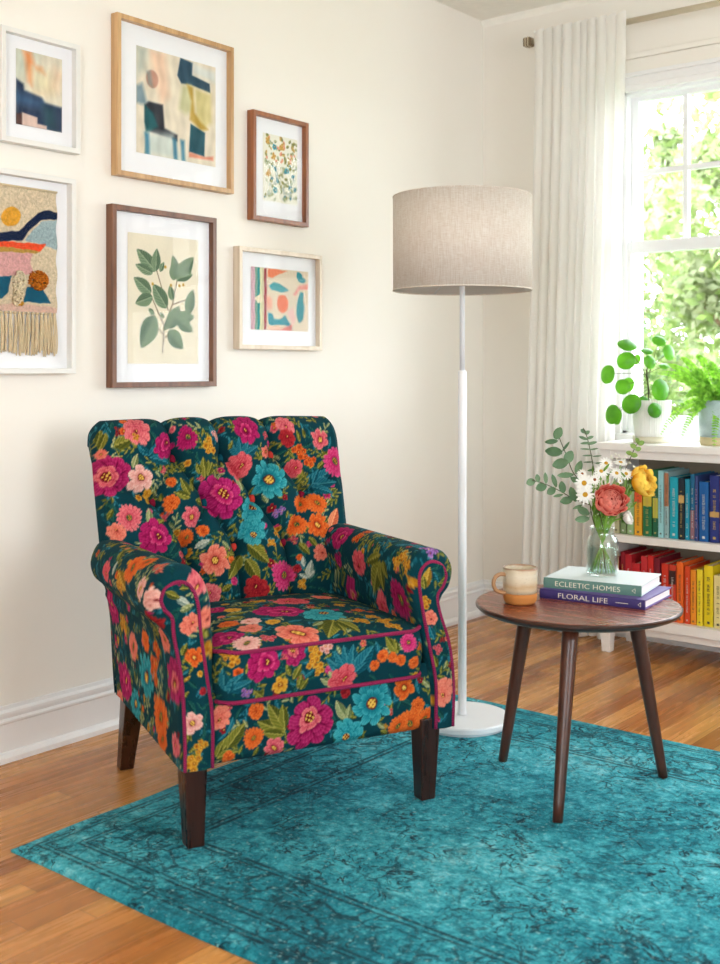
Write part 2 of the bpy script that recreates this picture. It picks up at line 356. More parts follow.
MOTIFS = {'B':[('peony',-0.339,0.772,0.0548,'magp'),('open6',-0.261,0.756,0.0359,'pale'),('zin',-0.298,0.66,0.0354,'pink'),('peony',-0.184,0.838,0.0338,'mag'),('zin',-0.121,0.854,0.0285,'mag'),('ball',-0.174,0.746,0.014,'orange'),('ball',-0.18,0.692,0.0223,'orange'),('open6',-0.127,0.654,0.0294,'pink'),('peony',-0.237,0.606,0.0465,'mag'),('zin',-0.143,0.603,0.0223,'orange'),('peony',-0.333,0.625,0.0243,'coral'),('peony',-0.256,0.876,0.0364,'pink'),('peony',-0.038,0.702,0.057,'maggold'),('open9',0.109,0.74,0.0527,'teal'),('peony',0.049,0.66,0.0376,'teal'),('peony',0.043,0.606,0.0372,'teal'),('clus',-0.058,0.835,0.0229,'yellow'),('clus',-0.036,0.861,0.0145,'pale'),('peony',0.056,0.873,0.0381,'mag'),('peony',0.025,0.781,0.0377,'coralred'),('peony',0.175,0.848,0.0238,'red'),('open5',0.107,0.816,0.0177,'coral'),('open6',0.274,0.842,0.0271,'pink'),('clus',0.204,0.81,0.0238,'orange'),('clus',0.235,0.787,0.0209,'orange'),('peony',0.189,0.768,0.0267,'coralred'),('zin',0.32,0.778,0.0423,'magl'),('zin',0.203,0.673,0.0267,'orange'),('zin',0.243,0.667,0.0296,'orange'),('peony',0.177,0.88,0.0269,'pink'),('open6',-0.074,0.536,0.0419,'coral'),('ball',-0.098,0.616,0.0168,'orange'),('zin',0.118,0.485,0.0401,'magl'),('zin',0.178,0.613,0.0293,'orange'),('open9',0.238,0.606,0.0353,'orange'),('clus',0.122,0.6,0.0175,'yellow'),('clus',0.091,0.568,0.0144,'yellow'),('clus',0.134,0.565,0.0145,'yellow'),('peony',0.036,0.454,0.0338,'red'),('clus',0.121,0.648,0.0116,'purple'),('clus',0.135,0.654,0.0116,'purple'),('peony',-0.095,0.454,0.0276,'pink'),('peony',0.234,0.533,0.0234,'coral'),('clus',0.173,0.457,0.0144,'yellow'),('ball',0.164,0.498,0.0116,'red'),('clus',-0.193,0.778,0.0112,'pink'),('zin',-0.355,0.826,0.0138,'coral'),('clus',-0.263,0.861,0.0111,'yellow'),('leaf',0.024,0.574,(0.079,0.517),'ol'),('leaf',0.017,0.536,(0.046,0.47),'ol'),('leaf',0.007,0.546,(-0.028,0.492),'ol'),('leaf',-0.004,0.536,(-0.044,0.485),'ol'),('leaf',-0.326,0.842,(-0.268,0.857),'ol'),('leaf',-0.351,0.886,(-0.363,0.851),'ol'),('leaf',-0.341,0.873,(-0.36,0.835),'ol'),('leaf',-0.278,0.784,(-0.263,0.822),'pl'),('leaf',-0.127,0.708,(-0.15,0.756),'ol'),('leaf',-0.118,0.718,(-0.108,0.759),'ol'),('leaf',-0.127,0.702,(-0.173,0.718),'ol'),('leaf',-0.113,0.695,(-0.067,0.686),'ol'),('leaf',-0.23,0.816,(-0.263,0.845),'tl'),('leaf',-0.23,0.816,(-0.208,0.845),'tl'),('leaf',-0.23,0.81,(-0.174,0.797),'tl'),('leaf',-0.23,0.816,(-0.256,0.826),'tl'),('leaf',0.032,0.8,(0.0,0.854),'tl'),('leaf',0.032,0.8,(0.027,0.854),'tl'),('leaf',0.032,0.8,(0.059,0.848),'tl'),('leaf',0.032,0.8,(0.083,0.832),'tl'),('leaf',0.242,0.724,(0.308,0.759),'tl'),('leaf',0.242,0.724,(0.317,0.724),'tl'),('leaf',0.242,0.724,(0.26,0.762),'tl'),('leaf',0.244,0.718,(0.297,0.692),'tl'),('leaf',-0.079,0.752,(-0.082,0.807),'ol'),('leaf',-0.092,0.762,(-0.101,0.794),'ol'),('leaf',-0.072,0.756,(-0.053,0.794),'ol'),('leaf',0.025,0.714,(0.02,0.772),'pl'),('leaf',0.181,0.501,(0.181,0.53),'wh'),('leaf',0.188,0.47,(0.205,0.517),'wh'),('leaf',0.188,0.47,(0.165,0.485),'wh'),('leaf',0.188,0.47,(0.212,0.489),'wh'),('leaf',-0.245,0.638,(-0.243,0.683),'pl'),('leaf',-0.24,0.632,(-0.199,0.651),'ol'),('leaf',-0.122,0.574,(-0.083,0.59),'wh'),('leaf',-0.05,0.584,(-0.026,0.562),'pl'),('leaf',0.204,0.578,(0.229,0.549),'ol'),('leaf',0.175,0.565,(0.203,0.53),'ol'),('leaf',-0.066,0.457,(-0.032,0.473),'ol'),('leaf',-0.075,0.457,(-0.062,0.479),'ol'),('leaf',0.211,0.838,(0.206,0.867),'ol'),('leaf',0.303,0.807,(0.269,0.791),'ol'),('leaf',0.228,0.845,(0.226,0.87),'ol'),('leaf',0.257,0.762,(0.284,0.784),'ol'),('leaf',-0.354,0.698,(-0.327,0.673),'dk'),('leaf',-0.356,0.679,(-0.338,0.648),'dk'),('leaf',-0.351,0.66,(-0.339,0.686),'ol'),('leaf',0.273,0.594,(0.303,0.651),'cor'),('leaf',0.087,0.702,(0.099,0.676),'pl'),('leaf',0.0,0.826,(0.01,0.848),'ol')],
 'T':[('peony',-0.021,0.183,0.062,'mag'),('open6',-0.05,0.009,0.052,'coral'),('zin',-0.179,0.001,0.036,'pale'),('peony',-0.114,0.13,0.027,'pale'),('peony',-0.137,0.081,0.03,'coral'),('ball',-0.167,0.144,0.026,'orange'),('ball',-0.11,0.262,0.022,'yellow'),('clus',-0.015,0.323,0.022,'yellow'),('peony',0.058,0.28,0.045,'coralred'),('peony',-0.143,0.296,0.03,'mag'),('peony',-0.21,0.054,0.045,'mag'),('ball',-0.074,0.097,0.02,'yellow'),('clus',-0.123,0.009,0.02,'pink'),('peony',0.066,0.108,0.056,'teal'),('clus',0.132,0.036,0.022,'yellow'),('clus',0.177,0.064,0.02,'yellow'),('clus',0.193,0.028,0.022,'yellow'),('clus',0.197,-0.005,0.022,'yellow'),('clus',0.173,0.136,0.02,'orange'),('peony',0.163,0.319,0.03,'coral'),('clus',0.159,0.2,0.02,'yellow'),('leaf',0.068,0.058,(0.005,0.011),'ol'),('leaf',0.064,0.05,(0.013,-0.024),'ol'),('leaf',0.068,0.048,(0.064,-0.012),'ol'),('leaf',0.074,0.054,(0.1,-0.018),'ol'),('leaf',0.08,0.062,(0.116,0.032),'pl'),('leaf',0.037,0.056,(0.001,0.034),'pl'),('leaf',-0.145,0.22,(-0.086,0.218),'ol'),('leaf',-0.165,0.188,(-0.112,0.173),'ol'),('leaf',-0.078,0.29,(-0.04,0.264),'ol'),('leaf',-0.216,0.12,(-0.177,0.116),'ol'),('leaf',0.031,0.167,(0.027,0.067),'tl'),('leaf',-0.042,0.077,(-0.003,0.081),'tl'),('leaf',0.151,0.243,(0.203,0.231),'ol')],
 'C':[('peony',-0.156,0.396,0.042,'mag'),('peony',-0.079,0.412,0.03,'magp'),('clus',-0.023,0.412,0.02,'yellow'),('clus',-0.034,0.387,0.02,'yellow'),('clus',-0.02,0.369,0.018,'yellow'),('open5',-0.113,0.342,0.021,'yellow'),('clus',-0.224,0.412,0.018,'yellow'),('clus',-0.244,0.421,0.014,'yellow'),('peony',0.045,0.335,0.037,'coralred'),('ball',0.15,0.378,0.016,'orange'),('ball',0.127,0.358,0.014,'orange'),('ball',0.176,0.371,0.014,'orange'),('ball',0.198,0.362,0.015,'orange'),('ball',0.235,0.351,0.016,'orange'),('zin',0.221,0.4,0.024,'magl'),('clus',0.003,0.416,0.018,'pale'),('clus',-0.193,0.337,0.014,'purple'),('clus',-0.102,0.403,0.01,'pink'),('leaf',-0.238,0.342,(-0.244,0.394),'tl'),('leaf',-0.235,0.346,(-0.201,0.382),'tl'),('leaf',-0.232,0.342,(-0.181,0.362),'tl'),('leaf',-0.232,0.337,(-0.224,0.369),'tl'),('leaf',-0.068,0.328,(-0.06,0.364),'ol'),('leaf',-0.062,0.324,(-0.043,0.351),'ol'),('leaf',-0.082,0.351,(-0.06,0.385),'ol'),('leaf',-0.088,0.36,(-0.099,0.389),'ol'),('leaf',0.062,0.346,(-0.0,0.391),'tl'),('leaf',0.062,0.346,(0.023,0.405),'tl'),('leaf',0.062,0.346,(0.048,0.414),'tl'),('leaf',0.065,0.344,(0.074,0.414),'tl'),('leaf',0.068,0.344,(0.102,0.396),'tl'),('leaf',0.071,0.344,(0.127,0.405),'tl'),('leaf',0.068,0.342,(0.105,0.369),'tl'),('leaf',0.059,0.342,(0.017,0.367),'tl'),('leaf',0.187,0.378,(0.159,0.423),'ol'),('leaf',0.19,0.378,(0.184,0.414),'ol'),('leaf',0.02,0.326,(-0.014,0.346),'pl'),('leaf',0.028,0.335,(0.006,0.36),'pl'),('leaf',0.04,0.394,(0.031,0.416),'pl'),('leaf',-0.153,0.319,(-0.179,0.34),'ol')],
 'R':[('peony',-0.023,0.233,0.06,'magp'),('zin',-0.163,0.222,0.026,'orange'),('ball',-0.156,0.281,0.02,'orange'),('open6',-0.109,0.191,0.026,'pink'),('peony',-0.243,0.278,0.03,'coral'),('open9',0.143,0.259,0.055,'teal'),('peony',0.077,0.193,0.042,'teal'),('ball',0.07,0.292,0.014,'red'),('open5',0.229,0.283,0.03,'orange'),('ball',0.267,0.236,0.02,'orange'),('zin',0.25,0.196,0.036,'orange'),('zin',0.215,0.193,0.028,'orange'),('zin',0.29,0.203,0.026,'orange'),('ball',-0.222,0.186,0.016,'orange'),('leaf',-0.084,0.222,(-0.154,0.257),'ol'),('leaf',-0.084,0.226,(-0.126,0.292),'ol'),('leaf',-0.086,0.233,(-0.091,0.288),'ol'),('leaf',-0.088,0.217,(-0.14,0.229),'ol'),('leaf',-0.086,0.21,(-0.072,0.212),'ol'),('leaf',-0.252,0.191,(-0.231,0.231),'ol'),('leaf',-0.236,0.205,(-0.203,0.245),'ol'),('leaf',-0.226,0.207,(-0.182,0.259),'ol'),('leaf',-0.25,0.189,(-0.198,0.196),'ol'),('leaf',-0.212,0.274,(-0.229,0.238),'tl'),('leaf',0.07,0.229,(0.045,0.278),'pl'),('leaf',0.073,0.224,(0.082,0.264),'pl'),('leaf',0.07,0.238,(0.052,0.259),'pl'),('leaf',0.176,0.193,(0.154,0.21),'pl'),('leaf',0.166,0.189,(0.19,0.172),'ol'),('leaf',0.304,0.274,(0.281,0.295),'pl'),('leaf',0.22,0.255,(0.253,0.236),'dk'),('leaf',-0.161,0.177,(-0.149,0.2),'ol')],
 'PR':[('peony',0.326,0.266,0.036,'coral'),('clus',0.277,0.486,0.018,'yellow'),('peony',0.294,0.448,0.02,'coral'),('clus',0.313,0.369,0.014,'pink'),('leaf',0.277,0.522,(0.292,0.573),'yl'),('leaf',0.277,0.519,(0.273,0.554),'ol'),('leaf',0.305,0.394,(0.29,0.43),'tl'),('leaf',0.321,0.19,(0.344,0.213),'tl'),('leaf',0.313,0.325,(0.302,0.359),'ol'),('leaf',0.33,0.199,(0.312,0.225),'dk')],
 'PL':[('open5',-0.307,0.425,0.022,'orange'),('peony',-0.318,0.497,0.024,'coral'),('open6',-0.314,0.282,0.026,'pale'),('clus',-0.293,0.226,0.018,'yellow'),('clus',-0.309,0.192,0.022,'yellow'),('ball',-0.288,0.347,0.01,'red'),('leaf',-0.337,0.43,(-0.325,0.459),'ol'),('leaf',-0.335,0.412,(-0.322,0.429),'ol'),('leaf',-0.332,0.372,(-0.317,0.385),'yl'),('leaf',-0.331,0.337,(-0.32,0.353),'ol'),('leaf',-0.35,0.558,(-0.317,0.537),'wh'),('leaf',-0.341,0.527,(-0.308,0.54),'pl'),('leaf',-0.374,0.572,(-0.34,0.555),'ol'),('leaf',-0.324,0.24,(-0.318,0.272),'ol'),('leaf',-0.324,0.331,(-0.305,0.305),'dk')],
 'AL':[('peony',0.438,0.925,0.058,'mag'),('zin',0.336,0.8,0.038,'coral'),('peony',0.222,0.761,0.03,'orange'),('clus',0.14,0.768,0.026,'orange'),('clus',0.165,0.819,0.036,'orange'),('zin',0.061,0.725,0.032,'coral'),('zin',0.14,0.925,0.055,'orange'),('peony',0.022,0.809,0.055,'magp'),('peony',0.487,0.736,0.045,'mag'),('open9',0.346,0.964,0.045,'teal'),('zin',0.128,0.978,0.035,'orange'),('peony',0.032,0.956,0.03,'pink'),('peony',0.491,1.001,0.03,'coral'),('clus',0.408,0.761,0.03,'yellow'),('open9',0.238,0.851,0.06,'teal'),('peony',0.024,0.659,0.03,'red'),('open6',0.059,0.586,0.03,'pale'),('peony',-0.002,0.6,0.032,'pale'),('zin',0.173,0.554,0.042,'orange'),('zin',0.124,0.527,0.028,'orange'),('open6',0.173,0.41,0.028,'pink'),('peony',-0.006,0.422,0.034,'pink'),('peony',-0.006,0.334,0.026,'coral'),('peony',0.418,0.465,0.025,'mag'),('peony',0.361,0.596,0.032,'coralred'),('clus',0.234,0.605,0.03,'yellow'),('clus',0.04,0.518,0.02,'coral'),('clus',-0.009,0.259,0.02,'yellow'),('leaf',0.416,0.531,(0.432,0.496),'ol'),('leaf',0.432,0.576,(0.44,0.544),'ol'),('leaf',0.293,0.554,(0.328,0.518),'ol'),('leaf',0.177,0.609,(0.261,0.576),'yl'),('leaf',0.171,0.474,(0.108,0.461),'ol'),('leaf',-0.011,0.536,(0.246,0.399),'tl'),('leaf',0.155,0.631,(0.022,0.618),'wh'),('leaf',0.142,0.362,(-0.012,0.387),'ol'),('leaf',-0.009,0.283,(-0.011,0.312),'ol'),('leaf',0.246,0.474,(0.316,0.483),'ol'),('leaf',0.299,0.596,(0.293,0.554),'wh')],
 'AR':[('peony',0.401,0.426,0.048,'mag'),('clus',0.314,0.438,0.024,'orange'),('peony',0.269,0.365,0.038,'coralred'),('peony',0.395,0.346,0.022,'mag'),('zin',0.061,0.311,0.048,'magp'),('clus',0.049,0.426,0.02,'yellow'),('clus',0.073,0.402,0.02,'yellow'),('clus',0.024,0.402,0.02,'yellow'),('clus',-0.002,0.371,0.018,'yellow'),('peony',0.332,0.28,0.032,'magp'),('clus',0.015,0.481,0.026,'purple'),('peony',0.161,0.28,0.03,'coralred'),('peony',0.497,0.296,0.03,'red'),('clus',0.316,0.481,0.02,'orange'),('leaf',0.151,0.397,(0.255,0.303),'ol'),('leaf',0.148,0.392,(0.206,0.296),'ol'),('leaf',0.144,0.392,(0.146,0.311),'ol'),('leaf',0.14,0.397,(0.106,0.352),'ol'),('leaf',0.157,0.407,(0.222,0.376),'ol'),('leaf',0.23,0.445,(0.222,0.402),'ol'),('leaf',0.45,0.332,(0.481,0.296),'ol'),('leaf',0.53,0.68,(0.448,0.239),'yl'),('leaf',0.406,0.704,(0.22,0.339),'dk'),('leaf',0.257,0.497,(0.112,0.457),'tl'),('leaf',0.332,0.51,(0.23,0.51),'tl'),('leaf',0.261,0.51,(0.14,0.51),'tl'),('leaf',0.126,0.449,(0.081,0.485),'tl'),('leaf',0.081,0.485,(0.009,0.481),'tl'),('leaf',0.416,0.51,(0.342,0.51),'tl'),('leaf',0.495,0.69,(0.314,0.332),'dk')]}

# ------------------------------------------------------------------ printed motifs, evaluated point by point
PAL = {'mag': ((74, 4, 40), (146, 14, 80), (204, 56, 124)), 'magp': ((74, 4, 40), (142, 14, 76), (206, 70, 128)), 'maggold': ((74, 4, 44), (150, 14, 88), (210, 66, 136)),
       'magl': ((120, 10, 66), (196, 40, 106), (236, 120, 158)), 'pink': ((140, 36, 56), (210, 88, 104), (240, 160, 152)), 'pale': ((190, 110, 104), (230, 168, 158), (246, 214, 200)),
       'coral': ((168, 62, 50), (222, 114, 96), (242, 166, 140)), 'coralred': ((130, 24, 44), (196, 62, 80), (238, 140, 136)), 'red': ((84, 8, 26), (150, 26, 40), (200, 70, 66)),
       'orange': ((146, 44, 16), (214, 94, 34), (240, 146, 72)), 'yellow': ((150, 92, 20), (208, 150, 44), (236, 196, 96)), 'teal': ((6, 84, 98), (34, 138, 150), (96, 190, 192)),
       'purple': ((90, 60, 120), (160, 110, 180), (210, 170, 220)), 'ol': ((70, 78, 28), (122, 122, 44), (186, 176, 92)), 'pl': ((96, 112, 70), (150, 158, 108), (206, 204, 158)),
       'tl': ((8, 74, 88), (28, 108, 124), (80, 152, 160)), 'wh': ((120, 140, 132), (176, 186, 170), (222, 220, 204)), 'yl': ((130, 96, 26), (186, 146, 50), (222, 190, 100)),
       'cor': ((190, 90, 60), (226, 140, 100), (244, 184, 140)), 'dk': ((8, 56, 58), (22, 84, 80), (54, 112, 100)), 'gr': ((52, 82, 48), (84, 116, 74), (128, 152, 104))}
PAL = {k: [np.array(c)/255. for c in v] for k, v in PAL.items()}
class Canvas:
    def __init__(s, a, b, bg):
        s.a = a.ravel(); s.b = b.ravel(); s.c = np.tile(np.array(bg, float)/255., (len(s.a), 1))
    def near(s, x, y, r): return np.nonzero((np.abs(s.a-x) < r) & (np.abs(s.b-y) < r))[0]
    def put(s, i, col, al):
        al = np.clip(al, 0, 1)[:, None]; s.c[i] = s.c[i]*(1-al)+col*al
    def linear(s): return lin(np.clip(s.c, 0, 1)*255)
    def tri(s, t, p):
        t = np.clip(t, 0, 1)[:, None]; return np.where(t < .5, p[0]+(p[1]-p[0])*t*2, p[1]+(p[2]-p[1])*(t*2-1))
    def leaf(s, x0, y0, x1, y1, pal, width=.20):
        L = math.hypot(x1-x0, y1-y0)
        if L < .002: return
        i = s.near((x0+x1)/2, (y0+y1)/2, L*.7)
        if len(i) == 0: return
        ux, uy = (x1-x0)/L, (y1-y0)/L; da, db = s.a[i]-x0, s.b[i]-y0
        p = (da*ux+db*uy)/L; q = (-da*uy+db*ux)/L
        w = width*np.sin(math.pi*np.clip(p, 0, 1)**.8)**.8; P = PAL[pal]
        t = .34+.20*np.sign(q)+.16*np.sin((p-np.abs(q)*1.4)*42)
        t = np.where(np.abs(q) < .016+.0004/L, .85, t); t = np.where(np.abs(q) > w*.80, t+.22, t)
        s.put(i, s.tri(t, P), (w-np.abs(q))*L/.0012*(p > 0)*(p < 1))
    def stem(s, x0, y0, x1, y1, pal, w=.0011):
        L = math.hypot(x1-x0, y1-y0); i = s.near((x0+x1)/2, (y0+y1)/2, L*.6+.004)
        if len(i) == 0: return
        t = np.clip(((s.a[i]-x0)*(x1-x0)+(s.b[i]-y0)*(y1-y0))/(L*L+1e-9), 0, 1)
        d = np.hypot(s.a[i]-x0-t*(x1-x0), s.b[i]-y0-t*(y1-y0)); s.put(i, PAL[pal][1][None], (w-d)/.0008+.5)
    def flower(s, kind, x, y, r, pal, rot=None):
        rot = random.uniform(0, 6.28) if rot is None else rot
        if kind == 'clus':
            s.leaf(x, y, x+r*1.1*math.cos(rot+1), y+r*1.1*math.sin(rot+1), 'ol'); s.leaf(x, y, x-r*1.1*math.cos(rot+.4), y-r*1.1*math.sin(rot+.4), 'ol')
            for k in range(5):
                a = rot+k*1.257; d = r*(.62 if k else .0); s.flower('open5', x+d*math.cos(a), y+d*math.sin(a), r*.44, pal)
            return
        i = s.near(x, y, r*1.05)
        if len(i) == 0: return
        p, q = (s.a[i]-x)/r, (s.b[i]-y)/r; w_ = .085*min(1., r/.02); k1, k2 = random.uniform(0, 6), random.uniform(0, 6)
        p, q = p+w_*np.sin(q*3.1+k1)+w_*.35*np.sin(q*8+k2), q+w_*np.sin(p*3.3+k2)+w_*.35*np.sin(p*7+k1); P0, Q0 = p, q; rho = np.hypot(p, q)+1e-6; th = np.arctan2(q, p); P = PAL[pal]; soft = r/.0013
        def layer(R, n, ph, sharp, cut, P, streak=.12):
            lob = np.abs(np.cos(n*(th-ph)/2)); edge = R*(1-cut+cut*lob**sharp); tt = rho/edge
            t = .08+.80*np.clip(tt, 0, 1)**1.5+streak*np.sin(th*n*5+ph*7)*np.clip(tt, 0, 1)
            t = t*(.25+.75*np.clip(lob/.34, 0, 1)); s.put(i, s.tri(t, P), (edge-rho)*soft)
        G = PAL['yellow']; D = PAL['red']
        if kind == 'peony':
            for k, (R, n) in enumerate(((1., 8), (.84, 7), (.68, 7), (.50, 6), (.34, 5))):
                Q = P
                if pal == 'magp' and k >= 3: Q = PAL['pink']
                if pal in ('mag', 'maggold') and k == 3: Q = PAL['magl']
                ox, oy = .05*k*math.cos(rot), .05*k*math.sin(rot); p, q = P0-ox, Q0-oy; rho = np.hypot(p, q)+1e-6; th = np.arctan2(q, p)
                layer(R*random.uniform(.94, 1.04), n, rot+k*1.7, .5, .22, Q)
            cr = .24 if pal in ('maggold', 'magp', 'teal') else .15
            m = np.sin(p*31+3*q)*np.sin(q*27-4*p+1)-.25; s.put(i, np.where(m[:, None] > 0, G[2], D[1]*.8), (cr-rho)*soft)
        elif kind.startswith('open'):
            n = int(kind[4:]); cen = .22
            if r > .016:
                layer(1., n, rot, .30, .50, P, .16); layer(.66, n, rot+math.pi/n, .4, .35, P)
            else: layer(1., n, rot, .35, .5, P)
            s.put(i, np.broadcast_to(D[1]*.7, (len(i), 3)), (cen+.06-rho)*soft); m = np.sin(p*30)*np.sin(q*30)
            s.put(i, np.where(m[:, None] > -.3, G[2], G[0]), (cen-rho)*soft)
        elif kind == 'zin':
            for k, (R, n) in enumerate(((1., 17), (.78, 14), (.54, 11))): layer(R, n, rot+k, .6, .24, P, .05)
            s.put(i, np.broadcast_to(PAL['gr'][1], (len(i), 3)), (.24-rho)*soft); m = np.sin(p*34)*np.sin(q*34)
            s.put(i, np.where(m[:, None] > .2, G[1], PAL['gr'][0]), (.19-rho)*soft)
        elif kind == 'ball':
            for k, (R, n) in enumerate(((1., 9), (.7, 7), (.4, 5))): layer(R, n, rot+k*1.3, .7, .14, P, .1)
            m = np.sin(p*16+rot)*np.sin(q*16); s.put(i, np.broadcast_to(P[2], (len(i), 3)), (m > .6)*(rho < .8)*.8)
def fill(cv, a0, a1, b0, b1, dens=1.):
    area = (a1-a0)*(b1-b0)
    for k in range(int(area*dens*900)):                       # tone-on-tone teal leaves under everything
        x, y, a = random.uniform(a0, a1), random.uniform(b0, b1), random.uniform(0, 6.28); L = random.uniform(.02, .045)
        cv.leaf(x, y, x+L*math.cos(a), y+L*math.sin(a), random.choice(['dk', 'dk', 'dk', 'tl']), .17)
    for k in range(int(area*dens*340)):                       # olive sprigs
        x, y, a = random.uniform(a0, a1), random.uniform(b0, b1), random.uniform(0, 6.28); pal = random.choice(['ol', 'ol', 'pl', 'tl', 'ol'])
        L = random.uniform(.03, .05); cv.stem(x, y, x+L*math.cos(a), y+L*math.sin(a), pal)
        for j in range(5):
            t = j/4.; b = a+(.75 if j % 2 else -.75)*(1-.9*t*(j == 4)); l = .022*(1-.3*t)
            px, py = x+L*t*math.cos(a), y+L*t*math.sin(a); cv.leaf(px, py, px+l*math.cos(b), py+l*math.sin(b), pal, .22)
    for k in range(int(area*dens*170)):
        x, y = random.uniform(a0, a1), random.uniform(b0, b1)
        cv.flower(random.choice(['clus', 'open5', 'ball', 'open6', 'clus']), x, y, random.uniform(.008, .013), random.choice(['yellow', 'coral', 'orange', 'pink', 'red', 'magl']))
TEAL_BG = (7, 64, 74)
def paint(key, a, b, seed=0, dens=1.):
    random.seed(seed+5); cv = Canvas(a, b, TEAL_BG)
    n = .5+.5*np.sin(cv.a*31+seed)*np.sin(cv.b*27+1); cv.c += (n*.018)[:, None]*np.array([.3, 1, 1])
    fill(cv, a.min(), a.max(), b.min(), b.max(), dens)
    L = MOTIFS.get(key, [])
    for m in L:
        if m[0] == 'leaf':
            d = math.hypot(m[3][0]-m[1], m[3][1]-m[2])
            if d < .12: cv.leaf(m[1], m[2], m[3][0], m[3][1], m[4], .24)
    for m in sorted([m for m in L if m[0] != 'leaf'], key=lambda m: -m[3]): cv.flower(m[0], m[1], m[2], m[3], m[4])
    cv.c = np.clip(cv.c, 0, 1)**1.12*.94
    return cv.linear()

# ------------------------------------------------------------------ the armchair
CS = .98905   # the chair stands on the rug pile
chair = thing('armchair', 'button-tufted armchair in teal fabric with magenta, coral and orange flowers', 'armchair', (.9557, -2.1847, .0115), math.radians(66.745)); chair.scale = (CS, CS, CS)
def fabric_part(name, key, surf, seed, dens=1., extra=None, parent=None):
    P, a, b = surf; mb = MB(); mb.grid(P, paint(key, a, b, seed, dens))
    if extra: extra(mb, P)
    o = mb.build(name, M['fabric'], parent or chair, smooth=True); return o
bgl = lin(TEAL_BG)
def side_caps(mb, P):                                  # close the two sides of the back and the end of rolls
    for row in (P[:, 0], P[:, -1]):
        h = int(len(row)*.47); A = resample(row[:h], 260); B = resample(row[h:][::-1], 260); tt = np.linspace(0, 1, 60)[None, :, None]
        G = A[:, None]*(1-tt)+B[:, None]*tt; mb.grid(G, paint('side', G[..., 1], G[..., 2], 77))
back = fabric_part('backrest', 'B', back_surface(), 1, extra=side_caps)
for k, (bx, bz) in enumerate(BUTTONS):
    P, X, Z = (None,)*3
    yb = float(np.interp(bz, BACK_PROFILE[:60, 1], BACK_PROFILE[:60, 0])); th = math.atan2(.13, .45)
    nrm = np.array([0, -math.cos(th), math.sin(th)]); base = np.array([bx, yb, bz])-nrm*.026
    mb = MB(); mb.lathe([(.0110, -.006), (.0125, .003), (.010, .0075), (.005, .0095), (.0001, .010)], 16, frame_to(nrm, base))
    c = [lin((120, 20, 44)), lin((10, 70, 84)), lin((196, 60, 50))][k % 3]
    mb.hasc = True; mb.c = [np.tile(c, (len(q), 1)) for q in mb.v]; mb.build('button', M['fabric'], back, smooth=True)
def arm(side, seed):
    S = arm_surface(side); P, a, b = S
    def ext(mb, P): mb.add(P[-1], [tuple(range(P.shape[1]))], bgl)
    o = fabric_part('armrest', 'A'+side, S, seed, extra=ext)
    fabric_part('front_panel', 'P'+side, panel_surface(side), seed+3, 1.2, parent=o)
    A = catmull(PANEL[side], 8); path = np.stack([A[:, 0], np.full(len(A), -.0125), A[:, 1]], 1)
    MB().tube(path, .0043, 8).build('piping', M['piping'], o, smooth=True)
    return o
arm('L', 21); arm('R', 31)
def under(mb, P):
    mb.box(-.31, .335, .03, .50, .215, .30, col=bgl); mb.box(-.30, .32, .40, .57, .22, .42, col=bgl)
fabric_part('seat_base', 'R', rail_surface(), 41, extra=under)
cu = fabric_part('seat_cushion', 'T', cushion_top(), 51)
fabric_part('cushion_border', 'C', cushion_band(), 61, parent=cu)
for z, g in ((CZ1, .001), (CZ0, .001)):
    O_ = cushion_outline(300, g); zz = np.maximum(z, crown_z(O_[:, 0], O_[:, 1])-.0) if z == CZ1 else np.full(300, z)
    MB().tube(np.stack([O_[:, 0], O_[:, 1], zz], 1), .0048, 8).build('piping', M['piping'], cu, smooth=True)
for p0, a0, p1, a1 in (((-.298, .019, 0.), .0195, (-.300, .022, .20), .0275), ((.298, .019, 0.), .0195, (.302, .022, .20), .0275),
                       ((-.283, .600, -.0116), .0185, (-.302, .455, .25), .027), ((.290, .592, .0), .0185, (.305, .455, .25), .027)):
    MB().frustum(p0, a0, a0, p1, a1, a1).build('leg', M['mahogany'], chair, bevel=.003)

# ------------------------------------------------------------------ the room
RX, RY, RH = 4.6, -6.2, 2.555
def struct(name, mb, mat, parent=None, **kw):
    o = mb.build(name, mat, parent, **kw)
    if parent is None: o['kind'] = 'structure'
    return o
struct('floor', MB().box(-.15, RX+.15, RY-.15, .15, -.12, 0), M['floor'])
struct('ceiling', MB().box(-.15, RX+.15, RY-.15, .15, RH, RH+.15), M['ceiling'])
struct('wall_left', MB().box(-.15, 0, RY-.15, .15, 0, RH), M['wall'])
def wall_with_holes(name, along, c0, c1, a0, a1, holes):
    mb = MB(); cur = a0
    def bx(u0, u1, z0, z1):
        if along == 'x': mb.box(u0, u1, c0, c1, z0, z1)
        else: mb.box(c0, c1, u0, u1, z0, z1)
    for (u0, u1, z0, z1) in holes:
        bx(cur, u0, 0, RH); bx(u0, u1, 0, z0); bx(u0, u1, z1, RH); cur = u1
    bx(cur, a1, 0, RH); return struct(name, mb, M['wall'])
WZ0, WZ1 = .80, 2.145
WINS = [(.648, 1.515), (1.70, 2.56)]  # the second one is out of view, added for more daylight
wall_with_holes('wall_back', 'x', 0., .15, 0., RX+.15, [(a, b, WZ0, WZ1) for a, b in WINS])
SW = [(-3.3, -1.8)]
wall_with_holes('wall_right', 'y', RX, RX+.15, RY, 0., [(a, b, .55, 2.2) for a, b in SW])
FILL_WIN = [(2.3, 4.1)]  # unseen window behind the camera, added as fill light
wall_with_holes('wall_front', 'x', RY-.15, RY, 0., RX+.15, [(a, b, .45, 2.25) for a, b in FILL_WIN])
